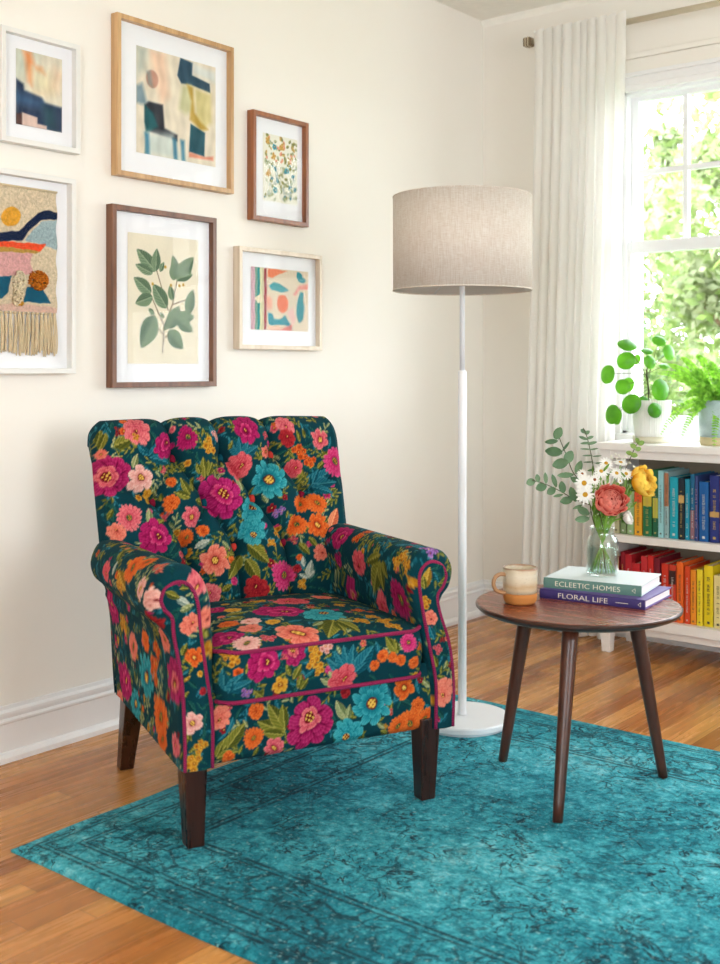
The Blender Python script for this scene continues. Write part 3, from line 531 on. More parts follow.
def sweep_base(name, p0, p1, inward):
    # moulded baseboard: shoe, flat board, stepped cap
    prof = [(0, 0), (.030, 0), (.030, .014), (.024, .024), (.017, .027), (.016, .100), (.019, .104), (.019, .109), (.013, .114), (.016, .124), (.016, .131), (.007, .1365), (.006, .146), (0, .146)]
    p0, p1, n = np.array(p0, float), np.array(p1, float), np.array(inward, float); V = []
    for p in (p0, p1): V += [p+n*d+np.array([0, 0, z]) for d, z in prof]
    m = len(prof); Fc = [(i, (i+1) % m, (i+1) % m+m, i+m) for i in range(m)]+[tuple(range(m)), tuple(reversed(range(m, 2*m)))]
    return struct(name, MB().add(V, Fc), M['trim'])
sweep_base('baseboard_left', (0, RY, 0), (0, 0, 0), (1, 0, 0)); sweep_base('baseboard_back', (0, 0, 0), (RX, 0, 0), (0, -1, 0)); sweep_base('baseboard_right', (RX, 0, 0), (RX, RY, 0), (-1, 0, 0))
mb = MB(); prof = [(0, 0), (-.018, 0), (-.014, -.010), (-.003, -.022), (0, -.026)]; V = []
for x in (0, RX): V += [(x, d, RH+z) for d, z in prof]
m = len(prof); struct('trim_1', mb.add(V, [(i, (i+1) % m, (i+1) % m+m, i+m) for i in range(m)]), M['ceiling'])

def sash_window(num, a, b, z0, z1, place, meet=1.53, cols=4, rows=2):
    """Double-hung window in local coords: u along the wall, w outwards (0 = room face), z up; place maps to the room."""
    def bx(mb, u0, u1, w0, w1, q0, q1): mb.add([place(u, w, z) for u in (u0, u1) for w in (w0, w1) for z in (q0, q1)], [(0, 1, 3, 2), (4, 6, 7, 5), (0, 4, 5, 1), (2, 3, 7, 6), (0, 2, 6, 4), (1, 5, 7, 3)])
    root = bpy.data.objects.new('window_%d' % num, None); COL.objects.link(root); root['kind'] = 'structure'
    mb = MB()                                   # jambs
    bx(mb, a-.001, a+.022, .0, .149, z0, z1); bx(mb, b-.022, b+.001, .0, .149, z0, z1); bx(mb, a, b, .0, .149, z1-.012, z1+.001); bx(mb, a, b, .0, .149, z0-.001, z0+.012)
    mb.build('window_jamb', M['sash'], root, bevel=.001)
    mb = MB()                                   # casing: sides, stepped head and cap
    for u0, u1 in ((a-.085, a+.006), (b-.006, b+.085)):
        bx(mb, u0, u1, -.020, -.0005, z0-.02, z1+.002); e = u0+.012 if u0 < a else u1-.024; bx(mb, e, e+.012, -.025, -.019, z0-.02, z1+.002)
    bx(mb, a-.09, b+.09, -.022, -.0005, z1-.002, z1+.066); bx(mb, a-.09, b+.09, -.028, -.02, z1+.020, z1+.030); bx(mb, a-.095, b+.095, -.034, -.02, z1+.052, z1+.068)
    mb.build('window_casing', M['trim'], root, bevel=.002)
    mb = MB(); bx(mb, a-.095, b+.095, -.012, -.0005, z1+.068, z1+.125); bx(mb, a-.10, b+.10, -.022, -.0005, z1+.125, z1+.147); mb.build('window_crown', M['wall'], root, bevel=.003)
    mb = MB(); bx(mb, a-.10, b+.10, -.045, .03, z0-.028, z0); bx(mb, a-.08, b+.08, -.018, -.0005, z0-.085, z0-.028); mb.build('window_sill', M['trim'], root, bevel=.003)
    # upper sash sits further out, lower sash further in
    for nm, w0, q0, q1, st, cc, rr in (('upper_sash', .045, meet-.002, z1-.008, .030, cols, rows), ('lower_sash', .008, z0+.012, meet+.026, .016, 1, 1)):
        mb = MB(); u0, u1 = a+.022, b-.022; t = .036
        bot = .024 if nm == 'upper_sash' else .062; top = .022 if nm == 'upper_sash' else .046
        bx(mb, u0, u0+st, w0, w0+t, q0, q1); bx(mb, u1-st, u1, w0, w0+t, q0, q1)
        bx(mb, u0+st, u1-st, w0, w0+t, q1-top, q1); bx(mb, u0+st, u1-st, w0, w0+t, q0, q0+bot)
        sh = mb.build(nm, M['sash'], root, bevel=.0015)
        g0, g1, h0, h1 = u0+st, u1-st, q0+bot, q1-top
        if cc > 1:
            mb = MB()
            for k in range(1, cc): c = g0+(g1-g0)*k/cc; bx(mb, c-.010, c+.010, w0+.004, w0+t-.006, h0, h1)
            for k in range(1, rr): c = h0+(h1-h0)*k/rr; bx(mb, g0, g1, w0+.005, w0+t-.007, c-.010, c+.010)
            mb.build('muntins', M['sash'], sh)
        mb = MB(); bx(mb, g0-.004, g1+.004, w0+.017, w0+.020, h0-.004, h1+.004); mb.build('pane', M['window_glass'], sh)
    return root
for k, (a, b) in enumerate(WINS): sash_window(k+1, a, b, WZ0, WZ1, lambda u, w, z: (u, w, z))
for k, (a, b) in enumerate(SW): sash_window(k+3, a, b, .55, 2.2, lambda u, w, z: (RX+w, u, z), meet=1.40)

for k, (a, b) in enumerate(FILL_WIN): sash_window(k+4, a, b, .45, 2.25, lambda u, w, z: (u, RY-w, z), meet=1.35)
# ------------------------------------------------------------------ rug
RUG = (.512, 2.95, -2.705, -1.120)
t = NT('teal_distressed_rug'); v = t.geo(); sp = t.n('SeparateXYZ', Vector=v); x, y = sp.outputs[0], sp.outputs[1]
dx = t.math('MINIMUM', t.math('SUBTRACT', x, RUG[0]), t.math('SUBTRACT', RUG[1], x)); dy = t.math('MINIMUM', t.math('SUBTRACT', y, RUG[2]), t.math('SUBTRACT', RUG[3], y))
de = t.math('MINIMUM', dx, dy)
wob = t.noise(v, 6., 2.); wv = t.n('CombineXYZ', X=t.math('MULTIPLY_ADD', t.noise(v, 9., 3.), .12, x), Y=t.math('MULTIPLY_ADD', t.noise(t.mapv(v, loc=(3, 7, 0)), 9., 3.), .12, y)).outputs[0]
tone = t.math('ADD', t.math('MULTIPLY', t.noise(v, 1.8, 4., .6), .5), t.math('MULTIPLY', t.noise(v, 45., 5., .75), .5))
basec = t.ramp(tone, [(.36, lin((6, 84, 98))), (.46, lin((22, 128, 144))), (.55, lin((72, 180, 194))), (.66, lin((150, 222, 226)))])
def contour(sc, w, off): return t.ramp(t.math('ABSOLUTE', t.math('SUBTRACT', t.noise(t.mapv(wv, loc=(off, off, 0)), sc, 1.5, .5, .8), .5)), [(w*.5, 1.), (w, 0.)])
def lines(vec, sc, w0, w1):
    d = t.n('TexVoronoi', {'feature': 'DISTANCE_TO_EDGE'}, Vector=vec, Scale=sc).outputs['Distance']; return t.ramp(d, [(w0, 1.), (w1, 0.)])
m1 = lines(wv, 9., .012, .045); m2 = lines(wv, 21., .02, .085)
wear = t.ramp(t.noise(v, 5.5, 4., .65), [(.44, 0.), (.56, 1.)]); wear2 = t.ramp(t.noise(v, 42., 4., .75), [(.39, 0.), (.50, 1.)])
vines = t.math('MAXIMUM', t.math('MAXIMUM', contour(11., .014, 0.), contour(24., .020, 4.)), t.math('MULTIPLY', m1, .8))
blot = t.ramp(t.noise(v, 55., 3., .6), [(.56, 0.), (.62, 1.)])
mot = t.math('MULTIPLY', t.math('MAXIMUM', vines, t.math('MULTIPLY', blot, t.math('MULTIPLY', wear, .7))), t.math('MULTIPLY', wear2, t.math('MULTIPLY_ADD', wear, .7, .3)))
def band(c, w):
    return t.ramp(t.math('ABSOLUTE', t.math('SUBTRACT', de, c)), [(w, 1.), (w+.004, 0.)])
bl = t.math('MAXIMUM', t.math('MAXIMUM', band(.042, .0022), band(.056, .0015)), t.math('MAXIMUM', t.math('MAXIMUM', band(.105, .002), band(.118, .002)), t.math('MAXIMUM', band(.262, .002), band(.278, .0025))))
bl = t.math('MULTIPLY', bl, t.ramp(t.noise(v, 30., 4., .7), [(.36, .25), (.50, 1.)]))
inb = t.ramp(t.math('ABSOLUTE', t.math('SUBTRACT', de, .19)), [(.07, 1.), (.078, 0.)])
m3 = t.math('MULTIPLY', t.math('MULTIPLY', lines(wv, 15., .03, .07), inb), t.math('MULTIPLY', wear2, .8))
dark = t.math('MAXIMUM', t.math('MAXIMUM', mot, bl), m3, clamp=True)
rc = t.mix(t.math('MULTIPLY', dark, .92), basec, lin((4, 34, 46)))
fleck = t.ramp(t.noise(v, 75., 5., .75), [(.58, 0.), (.68, 1.)]); rc = t.mix(t.math('MULTIPLY', fleck, .5), rc, lin((178, 226, 224)))
wvv = t.n('TexWave', {'bands_direction': 'X'}, Vector=t.mapv(v, (1, 1, 1)), Scale=70., Distortion=2.5, _4=6.).outputs[1]
wv2 = t.n('TexWave', {'bands_direction': 'Y'}, Vector=v, Scale=110., Distortion=2.).outputs[1]
hh = t.math('ADD', t.math('MULTIPLY', wvv, .5), t.math('ADD', t.math('MULTIPLY', wv2, .4), t.noise(v, 160., 3., .7)))
rc = t.mix(1., rc, t.ramp(hh, [(.5, .80), (1.3, 1.16)]), 'MULTIPLY')
M['rug'] = t.end(t.pbr(rc, .93, 0., .12, t.bump(hh, .7, .003), Sheen_Weight=.04, Sheen_Roughness=.5))
nx, ny = 220, 150; X, Y = np.meshgrid(np.linspace(0, 1, nx), np.linspace(0, 1, ny), indexing='ij')
def edge(q, s): return .006*np.sin(q*9+s)+.004*np.sin(q*23+2*s)
gx = RUG[0]+edge(Y, 1)*(1-X)+(RUG[1]-RUG[0])*X; gy = RUG[2]+edge(X, 3)*(1-Y)*.5+(RUG[3]-RUG[2])*Y
bd = np.minimum(np.minimum(X*2.4, (1-X)*2.4), np.minimum(Y*1.58, (1-Y)*1.58)); gz = .0115-.006*np.exp(-bd/.004)
mb = MB(); mb.grid(np.stack([gx, gy, gz], -1))
ring = [(i, 0) for i in range(nx)]+[(nx-1, j) for j in range(1, ny)]+[(i, ny-1) for i in range(nx-2, -1, -1)]+[(0, j) for j in range(ny-2, 0, -1)]
T = np.array([(gx[i, j], gy[i, j], gz[i, j]) for i, j in ring]); Bt = T.copy(); Bt[:, 2] = .0005; n = len(T)
mb.add(np.vstack([T, Bt]), [(i, i+n, (i+1) % n+n, (i+1) % n) for i in range(n)]+[tuple(range(n, 2*n))])
tag(mb.build('rug', M['rug'], smooth=True), 'large distressed teal rug with dark worn pattern and border lines on the wood floor', 'rug')

# ------------------------------------------------------------------ framed pictures on the left wall
def poly(cv, pts, col, soft=.002, al=1., wob=.0):
    P = np.array(pts, float); x, y = cv.a, cv.b
    if wob: x = x+wob*np.sin(y*97+P[0, 0]*50)+wob*.6*np.sin(y*231); y = y+wob*np.sin(cv.a*113+3)+wob*.6*np.sin(cv.a*257)
    ins = np.zeros(len(x), bool); dm = np.full(len(x), 1e9); n = len(P)
    for i in range(n):
        (x1, y1), (x2, y2) = P[i], P[(i+1) % n]
        c = ((y1 > y) != (y2 > y)) & (x < (x2-x1)*(y-y1)/((y2-y1) if abs(y2-y1) > 1e-12 else 1e-12)+x1); ins ^= c
        t = np.clip(((x-x1)*(x2-x1)+(y-y1)*(y2-y1))/((x2-x1)**2+(y2-y1)**2+1e-12), 0, 1); dm = np.minimum(dm, np.hypot(x-x1-t*(x2-x1), y-y1-t*(y2-y1)))
    a = np.where(ins, .5+dm/soft, .5-dm/soft); cv.put(np.arange(len(x)), np.array(col)/255., np.clip(a, 0, 1)*al)
def brush(cv, amt, fx=60, fy=9, seed=0):
    n = np.sin(cv.a*fx+np.sin(cv.b*fy+seed)*2+seed)+np.sin(cv.a*fx*2.3+seed*2+np.sin(cv.b*fy*3)*1.5)*.6+np.sin(cv.b*fy*7+cv.a*20)*.5
    cv.c += (n*amt*1.5)[:, None]
def art_small_abstract(cv, w, h):
    P = lambda L: [(u*w, v*h) for u, v in L]; cv.c[:] = np.array((216, 208, 186))/255.
    poly(cv, P([(0, 1), (.45, 1), (.3, .75), (0, .6)]), (186, 196, 180), .05); poly(cv, P([(.15, 1), (.32, 1), (.42, .78), (.62, .74), (.55, .82), (.36, .82), (.34, .55), (.26, .6), (.2, .85)]), (226, 140, 84), .02, .9)
    poly(cv, P([(.4, .45), (.9, .55), (1, .8), (.85, .85), (.6, .5)]), (226, 186, 150), .04, .7); poly(cv, P([(.35, .78), (.75, .76), (.8, .5), (.4, .5)]), (222, 212, 170), .04, .7)
    poly(cv, P([(0, .6), (.16, .55), (.18, .47), (.55, .42), (.62, .36), (1, .34), (1, 0), (0, 0)]), (40, 56, 82), .01)
    poly(cv, P([(0, .42), (.2, .4), (.55, .36), (.5, .28), (0, .3)]), (70, 110, 146), .03, .8); poly(cv, P([(.6, .3), (.8, .28), (.85, .05), (.65, .05)]), (44, 92, 92), .03, .7)
    poly(cv, P([(0, .14), (.14, .16), (.14, .0), (0, 0)]), (84, 56, 52), .006); poly(cv, P([(.13, .17), (.46, .14), (.46, .06), (.66, .05), (.66, 0), (.13, 0)]), (214, 186, 172), .005); brush(cv, .014, 140, 20)
def art_large_abstract(cv, w, h):
    P = lambda L: [(u*w, v*h) for u, v in L]; cv.c[:] = np.array((224, 212, 190))/255.
    poly(cv, P([(.15, 1), (.35, 1), (.4, .6), (.3, .5), (.2, .8)]), (236, 196, 166), .03, .8); poly(cv, P([(0, 1), (.14, 1), (.1, .8), (0, .7)]), (160, 176, 168), .03, .6); poly(cv, P([(0, .62), (.07, .66), (.12, .5), (.2, .48), (.05, .46), (0, .47)]), (90, 120, 136), .015, .8)
    circ = [(.19+.075*math.cos(k/18*6.283), .72+.085*math.sin(k/18*6.283)) for k in range(18)]; poly(cv, P(circ), (190, 142, 122), .006); poly(cv, P([(.12, .78), (.17, .8), (.2, .64), (.14, .66)]), (120, 140, 140), .01, .6)
    poly(cv, P([(.54, 1), (.7, .98), (.69, .86), (.92, .82), (.93, .73), (.68, .76), (.55, .75), (.5, .82)]), (42, 72, 90), .006); poly(cv, P([(.7, .98), (1, .95), (1, .84), (.7, .88)]), (206, 212, 208), .02, .8)
    poly(cv, P([(.56, .74), (.68, .76), (.7, .5), (.6, .46), (.52, .5)]), (198, 196, 150), .02, .9); poly(cv, P([(.72, .74), (.94, .72), (.95, .44), (.84, .34), (.74, .42)]), (206, 192, 130), .02, .9); poly(cv, P([(.62, .76), (.7, .74), (.72, .5), (.8, .42), (.9, .36), (.8, .34), (.66, .42), (.68, .6)]), (176, 142, 54), .012, .9)
    poly(cv, P([(.15, .5), (.32, .5), (.34, .28), (.5, .24), (.5, .18), (.14, .22), (.1, .3), (.1, .46)]), (50, 52, 60), .008); poly(cv, P([(.1, .46), (.2, .4), (.26, .28), (.12, .2), (.1, 0), (.14, 0), (.1, .3)]), (32, 92, 98), .01); poly(cv, P([(.1, .2), (.45, .24), (.46, .12), (.6, 0), (.13, 0)]), (196, 206, 198), .03, .9)
    for u in (.12, .46, .56): poly(cv, P([(u-.02, .2), (u+.03, .2), (u+.04, .0), (u, .0)]), (44, 112, 142), .012, .85)
    poly(cv, P([(.67, .38), (.86, .32), (.85, .08), (.65, .1)]), (36, 82, 94), .006); poly(cv, P([(.65, .10), (.86, .08), (.97, .1), (.97, .06), (.65, .05)]), (218, 138, 112), .008); brush(cv, .016, 90, 16, 2)
def art_foliage_print(cv, w, h):
    cv.c[:] = np.array((232, 228, 208))/255.; random.seed(4)
    for k in range(150):
        x, y = random.uniform(.08, .95)*w, random.uniform(.05, .95)*h; a = random.uniform(0, 6.28); L = random.uniform(.010, .022)
        cv.leaf(x, y, x+L*math.cos(a), y+L*math.sin(a), random.choice(['yl', 'ol', 'pl', 'cor'] if y > .6*h else ['pl', 'pl', 'tl', 'ol', 'wh']), .34)
    for u, v in ((.33, .82), (.35, .18), (.7, .5)): cv.flower('open5', u*w, v*h, .012, 'teal')
    for u, v in ((.15, .9), (.55, .84), (.3, .68), (.15, .42)): cv.flower('clus', u*w, v*h, .014, 'yellow')
    cv.c = cv.c*.82+.9*.18
def art_botanical(cv, w, h):
    cv.c[:] = np.array((228, 218, 192))/255.; brush(cv, .006, 30, 9)
    PAL['bot'] = [np.array(c)/255. for c in ((62, 88, 62), (98, 124, 92), (150, 168, 130))]; PAL['bs'] = [np.array((120, 104, 78))/255.]*3
    S = [((.48, .09), (.50, .30)), ((.50, .30), (.62, .47)), ((.62, .47), (.70, .70)), ((.50, .30), (.40, .42)), ((.56, .42), (.40, .72)), ((.40, .72), (.30, .78)), ((.50, .30), (.30, .55)), ((.52, .30), (.68, .36)), ((.50, .20), (.64, .26)), ((.62, .47), (.86, .52)), ((.50, .22), (.30, .36))]
    for (a, b), (c, d) in S: cv.stem(a*w, b*h, c*w, d*h, 'bs', .0019)
    for a, b, c, d, wd in ((.38, .72, .12, .88, .26), (.38, .72, .40, .90, .27), (.34, .70, .10, .76, .22), (.44, .72, .50, .80, .28), (.70, .68, .62, .86, .24), (.68, .66, .93, .86, .26), (.70, .68, .92, .72, .24), (.64, .66, .62, .80, .3), (.32, .55, .08, .66, .28), (.34, .52, .10, .46, .30), (.54, .44, .34, .62, .30), (.84, .40, .92, .60, .26), (.56, .28, .72, .46, .30), (.58, .34, .50, .26, .3), (.66, .36, .94, .38, .28), (.68, .36, .92, .26, .28), (.38, .37, .18, .12, .30), (.56, .26, .78, .12, .32), (.62, .5, .58, .62, .3), (.36, .38, .28, .43, .3), (.5, .36, .44, .4, .3)):
        cv.leaf(a*w, b*h, c*w, d*h, 'bot', wd)
    for u, v in ((.52, .76), (.60, .62), (.72, .62), (.78, .63), (.34, .62)): cv.flower('ball', u*w, v*h, .006, 'yl')
    cv.c = cv.c*.92+.9*.08
def art_shapes(cv, w, h):
    P = lambda L: [(u*w, v*h) for u, v in L]; cv.c[:] = np.array((220, 204, 178))/255.
    for u0, u1, c in ((0, .07, (206, 168, 176)), (.07, .11, (120, 160, 140)), (.11, .15, (46, 140, 140)), (.15, .19, (214, 214, 170)), (.19, .22, (206, 196, 160)), (.22, .26, (150, 60, 66))): poly(cv, P([(u0, 1), (u1, 1), (u1+.01, .6), (u1, 0), (u0, 0)]), c, .002, 1, .0008)
    poly(cv, P([(.06, .5), (.16, .58), (.2, .46), (.12, .42)]), (230, 218, 188), .002); poly(cv, P([(.28, 1), (.62, .98), (.5, .93), (.42, .88), (.36, .85), (.28, .86)]), (230, 128, 90), .004, 1, .001)
    poly(cv, P([(.30, .72), (.38, .78), (.5, .76), (.66, .66), (.5, .62), (.34, .66)]), (52, 148, 154), .002, 1, .001); poly(cv, P([(.8, .98), (.88, .96), (.9, .9), (.96, .86), (.92, .80), (.82, .82), (.78, .9)]), (48, 142, 150), .002, 1, .001)
    poly(cv, P([(.72, .6), (.84, .76), (1, .8), (1, .7), (.86, .7), (.76, .58)]), (222, 138, 124), .003, .9, .001); poly(cv, P([(.86, .66), (.92, .64), (.9, .5), (.94, .42), (.9, .2), (.84, .12), (.78, .26), (.8, .5)]), (46, 140, 148), .002, 1, .001)
    circ = [(.54+.10*math.cos(k/16*6.283), .44+.15*math.sin(k/16*6.283)) for k in range(16)]; poly(cv, P(circ), (228, 120, 78), .002, 1, .001); poly(cv, P([(.26, .56), (.36, .52), (.36, .36), (.26, .32)]), (230, 160, 130), .006, .8, .001)
    poly(cv, P([(.28, .28), (.36, .28), (.4, .18), (.5, .18), (.58, .26), (.62, .2), (.72, .04), (.66, .02), (.58, .1), (.36, .08), (.3, .1)]), (44, 138, 150), .002, 1, .001); poly(cv, P([(.5, .02), (.72, .12), (.7, 0), (.5, 0)]), (214, 120, 110), .003, .9); poly(cv, P([(.3, .06), (.5, .07), (.5, 0), (.3, 0)]), (232, 186, 160), .004); poly(cv, P([(.62, .3), (.72, .4), (.78, .2), (.72, .1)]), (226, 178, 172), .006, .8); brush(cv, .02, 400, 90, 1)
def make_picture(label, y0, y1, z0, z1, mat, pr, art, face=.0145, depth=.03, res=.0022):
    cy = (y0+y1)/2; w, h = y1-y0, z1-z0; t_ = thing('picture_frame', label, 'picture', (.001, cy, z0), 0, 'framed pictures on the left wall')
    mb = MB()
    O_ = [(-w/2, 0), (w/2, 0), (w/2, h), (-w/2, h)]; I_ = [(-w/2+face, face), (w/2-face, face), (w/2-face, h-face), (-w/2+face, h-face)]
    for k in range(4):
        a, b, c, d = O_[k], O_[(k+1) % 4], I_[(k+1) % 4], I_[k]
        V = [(x, p[0], p[1]) for x in (0, depth) for p in (a, b, c, d)]; mb.add(V, [(0, 1, 2, 3), (7, 6, 5, 4), (0, 4, 5, 1), (2, 6, 7, 3)])
    fr = mb.build('frame', mat, t_, bevel=.0012)
    mb = MB(); mb.box(.002, .010, -w/2+face*.5, w/2-face*.5, face*.5, h-face*.5)
    (py0, py1, pz0, pz1) = pr; mb.build('mat_board', M['matboard'], t_)
    if art:
        pw, ph = py1-py0, pz1-pz0; n, m = int(pw/res), int(ph/res); u, v = np.meshgrid(np.linspace(0, pw, n), np.linspace(0, ph, m), indexing='ij')
        cv = Canvas(u, v, (230, 220, 200)); art(cv, pw, ph); mb = MB(); mb.grid(np.stack([np.full_like(u, .0112), u+py0-cy, v+pz0-z0], -1), cv.linear()); mb.build('art_print', M['print'], t_)
    mb = MB(); mb.box(depth-.010, depth-.0085, -w/2+face*.6, w/2-face*.6, face*.6, h-face*.6); mb.build('glass_pane', M['glass'], t_)
    return t_
make_picture('white-framed small abstract print with orange strokes over navy, highest on the far left', -2.403, -2.147, 1.661, 1.969, M['whitewood'], (-2.346, -2.196, 1.716, 1.921), art_small_abstract)
make_picture('large light-oak framed abstract print of cream, teal and ochre brushwork, topmost on the wall', -2.015, -1.538, 1.622, 2.097, M['oak'], (-1.929, -1.603, 1.702, 2.022), art_large_abstract)
make_picture('reddish-brown framed print of dense small leaves and flowers, upper right of the pictures', -1.448, -1.171, 1.550, 1.914, M['cherry'], (-1.384, -1.211, 1.622, 1.850), art_foliage_print)
make_picture('dark walnut framed botanical print of a green leafy branch', -2.033, -1.615, .998, 1.535, M['walnut'], (-1.962, -1.678, 1.069, 1.460), art_botanical, face=.016)
make_picture('pale maple framed print of teal and coral shapes, lowest and nearest the lamp', -1.513, -1.099, 1.119, 1.456, M['maple'], (-1.441, -1.154, 1.185, 1.395), art_shapes)
# the woven hanging in its white frame
fr5 = make_picture('white-framed woven wool hanging with tassels, lower left, cut by the left edge of the view', -2.665, -2.165, 1.040, 1.587, M['whitewood'], (0, 0, 0, 0), None, depth=.034)
cy, z0 = -2.415, 1.040; W0, W1, Z0, Z1 = -2.60, -2.218, 1.208, 1.545
n, m = 170, 150; u, v = np.meshgrid(np.linspace(0, 1, n), np.linspace(0, 1, m), indexing='ij'); cv = Canvas(u*(W1-W0), v*(Z1-Z0), (206, 188, 158))
ww, hh = W1-W0, Z1-Z0
Q = lambda L: [(ww-(230-a)*.000764, (638-b)/(638-105-.165*a)*hh) for a, b in L]
poly(cv, Q([(-280, 330), (75, 300), (150, 222), (190, 215), (236, 225), (236, 252), (160, 256), (80, 340), (-280, 360)]), (26, 38, 66), .002, 1, .001)
poly(cv, Q([(95, 335), (165, 262), (232, 255), (232, 378), (185, 365), (160, 352), (100, 345)]), (150, 170, 172), .002, 1, .001)
poly(cv, Q([(-280, 352), (0, 343), (180, 355), (160, 385), (0, 366), (-280, 385)]), (226, 78, 44), .002, 1, .001); poly(cv, Q([(-280, 380), (0, 366), (160, 384), (140, 395), (0, 388), (-280, 400)]), (176, 140, 66), .002, 1, .001)
poly(cv, Q([(-280, 395), (0, 388), (132, 394), (118, 440), (130, 480), (0, 492), (-280, 500)]), (206, 154, 150), .002, 1, .001); poly(cv, Q([(-280, 500), (-60, 492), (40, 490), (30, 555), (0, 585), (-280, 590)]), (22, 84, 108), .002, 1, .001)
poly(cv, Q([(85, 590), (110, 535), (170, 532), (202, 600), (88, 596)]), (22, 84, 108), .002, 1, .001); poly(cv, Q([(-280, 625), (60, 605), (235, 615), (238, 638), (-280, 638)]), (206, 170, 152), .003, 1, .001)
circ = lambda a, b, r: [(a+r*1.05*math.cos(k/20*6.283), b+r*1.1*math.sin(k/20*6.283)) for k in range(20)]
poly(cv, Q(circ(38, 240, 38)), (214, 154, 52), .002, 1, .0006); poly(cv, Q(circ(-120, 520, 30)), (226, 120, 60), .002, 1, .0006)
tex = .0022*np.sin(u*ww*1500+np.sin(v*90))*np.sin(v*hh*1300); cv.c *= (1+.10*np.sin(u*ww*1500+np.sin(v*90))*np.sin(v*hh*1300)).ravel()[:, None]
xx = .0165+tex*.5+.002*np.sin(v*40)*0; yy = W0+u*ww-cy+.0025*np.sin(v*25)*(u > .5); zz = Z0+v*hh-z0
mb = MB(); mb.grid(np.stack([xx, yy, zz], -1), cv.linear()); mb.box(.010, .0145, W0+.004-cy, W1-.004-cy, Z0+.004-z0, Z1-.004-z0, col=lin((206, 188, 158)))
hang = mb.build('woven_panel', M['weaving'], fr5, smooth=True)
mb = MB(); mb.tube([(.018, W0-cy, Z1-z0), (.018, 0, Z1+.001-z0), (.018, W1-cy, Z1-z0)], .003, 8); mb.build('top_cord', M['fringe'], hang, smooth=True)
random.seed(3)
nT = 27
for k in range(nT):
    yb = W0+.008+(W1-W0-.016)*k/(nT-1)-cy; mb = MB(); L = .118+random.uniform(-.006, .006)
    mb.lathe([(.0001, -.004), (.0045, -.002), (.0048, .002), (.0001, .005)], 8, frame_to((0, 0, 1), (.0175, yb, Z0-.004-z0)))
    for s in range(5):
        a = random.uniform(-.0045, .0045); b = random.uniform(-.004, .0035); e = a+random.uniform(-.004, .004)
        pts = [(.0165+b*.4, yb+a*.4, Z0-.003-z0), (.018+b, yb+a+random.uniform(-.001, .001), Z0-L*.35-z0), (.0165+b, yb+e, Z0-L*.7-z0), (.016+b, yb+e+random.uniform(-.003, .003), Z0-L*random.uniform(.92, 1.0)-z0)]
        mb.tube(catmull(pts, 4), [.0021]*12+[.0012], 5)
    mb.build('tassel', M['fringe'], hang, smooth=True)
def pom(mb, c, rx, rz, cols, n=170, seed=1):
    random.seed(seed)
    for k in range(n):
        a = random.uniform(0, 6.283); r = math.sqrt(random.random()); y, z = rx*r*math.cos(a), rz*r*math.sin(a); h = .012*math.sqrt(max(0, 1-r*r))+.004
        q = np.array([h+.016, c[0]+y, c[1]+z]); d = random.choice([(0, .0025, .001), (0, .001, .0028), (0, -.0015, .0022)])
        mb.tube([q-np.array(d)-np.array([.006, 0, 0]), q, q+np.array(d)-np.array([.006, 0, 0])], .0019, 5, col=lin(random.choice(cols)))
def qp(a, b): p = Q([(a, b)])[0]; return (W0+p[0]-cy, Z0+p[1]-z0)
mb = MB(); pom(mb, qp(150, 505), .031, .026, [(190, 108, 32), (206, 128, 44), (160, 84, 30)], 240, 2); mb.build('wool_pompom', M['weaving'], hang, smooth=True)
mb = MB(); pom(mb, qp(70, 512), .020, .030, [(214, 200, 168), (226, 212, 182)], 170, 3); pom(mb, qp(62, 575), .017, .026, [(214, 196, 160), (226, 208, 176)], 130, 4); pom(mb, qp(72, 603), .008, .006, [(204, 150, 60)], 20, 4); mb.build('looped_wool', M['weaving'], hang, smooth=True)

# ------------------------------------------------------------------ floor lamp
lamp = thing('floor_lamp', 'white floor lamp with a big linen drum shade and slim pole behind the chair', 'lamp', (.804, -1.366, .0122))
MB().lathe([(.0001, 0), (.132, 0), (.134, .004), (.137, .006), (.140, .009), (.140, .021), (.137, .025), (.0001, .0265)], 96).build('base', M['lampmetal'], lamp, smooth=False, bevel=.0005)
mb = MB(); mb.lathe([(.013, .026), (.0135, .032), (.0125, .036), (.0125, 1.03), (.0115, 1.036), (.0001, 1.036)], 28); mb.build('pole', M['lampmetal'], lamp, smooth=True)
mb = MB(); mb.lathe([(.0078, 1.03), (.0078, 1.32), (.012, 1.325), (.012, 1.36), (.0001, 1.362)], 24); mb.build('upper_pole', M['lampmetal'], lamp, smooth=True)
s0, s1 = 1.272, 1.546; R_ = .2035
sh = MB().lathe([(R_, s0), (R_, s1), (R_-.0012, s1), (R_-.0012, s0)], 128, close=True).build('lamp_shade', M['linen'], lamp, smooth=False)
sh.data.polygons.foreach_set('use_smooth', [True]*len(sh.data.polygons))
MB().lathe([(R_-.0016, s0+.001), (R_-.0016, s1-.001), (R_-.0022, s1-.001), (R_-.0022, s0+.001)], 128, close=True).build('shade_liner', M['liner'], sh, smooth=True)
for z in (s0, s1):
    mb = MB(); th = np.linspace(0, 2*math.pi, 97); mb.tube(np.stack([(R_-.0005)*np.cos(th), (R_-.0005)*np.sin(th), 0*th+z], 1), .0022, 8); mb.build('shade_rim', M['linen'], sh, smooth=True)
for k in range(3):
    a = .5+k*2.0944; MB().tube([(.010*math.cos(a), .010*math.sin(a), s0+.055), (.08*math.cos(a), .08*math.sin(a), s0+.05), ((R_-.002)*math.cos(a), (R_-.002)*math.sin(a), s0+.004)], .0017, 8).build('shade_spider', M['lampmetal'], sh, smooth=True)
MB().lathe([(.0001, 1.36), (.013, 1.361), (.013, 1.41), (.01, 1.415), (.0001, 1.415)], 20).build('bulb_socket', M['lampmetal'], lamp, smooth=True)

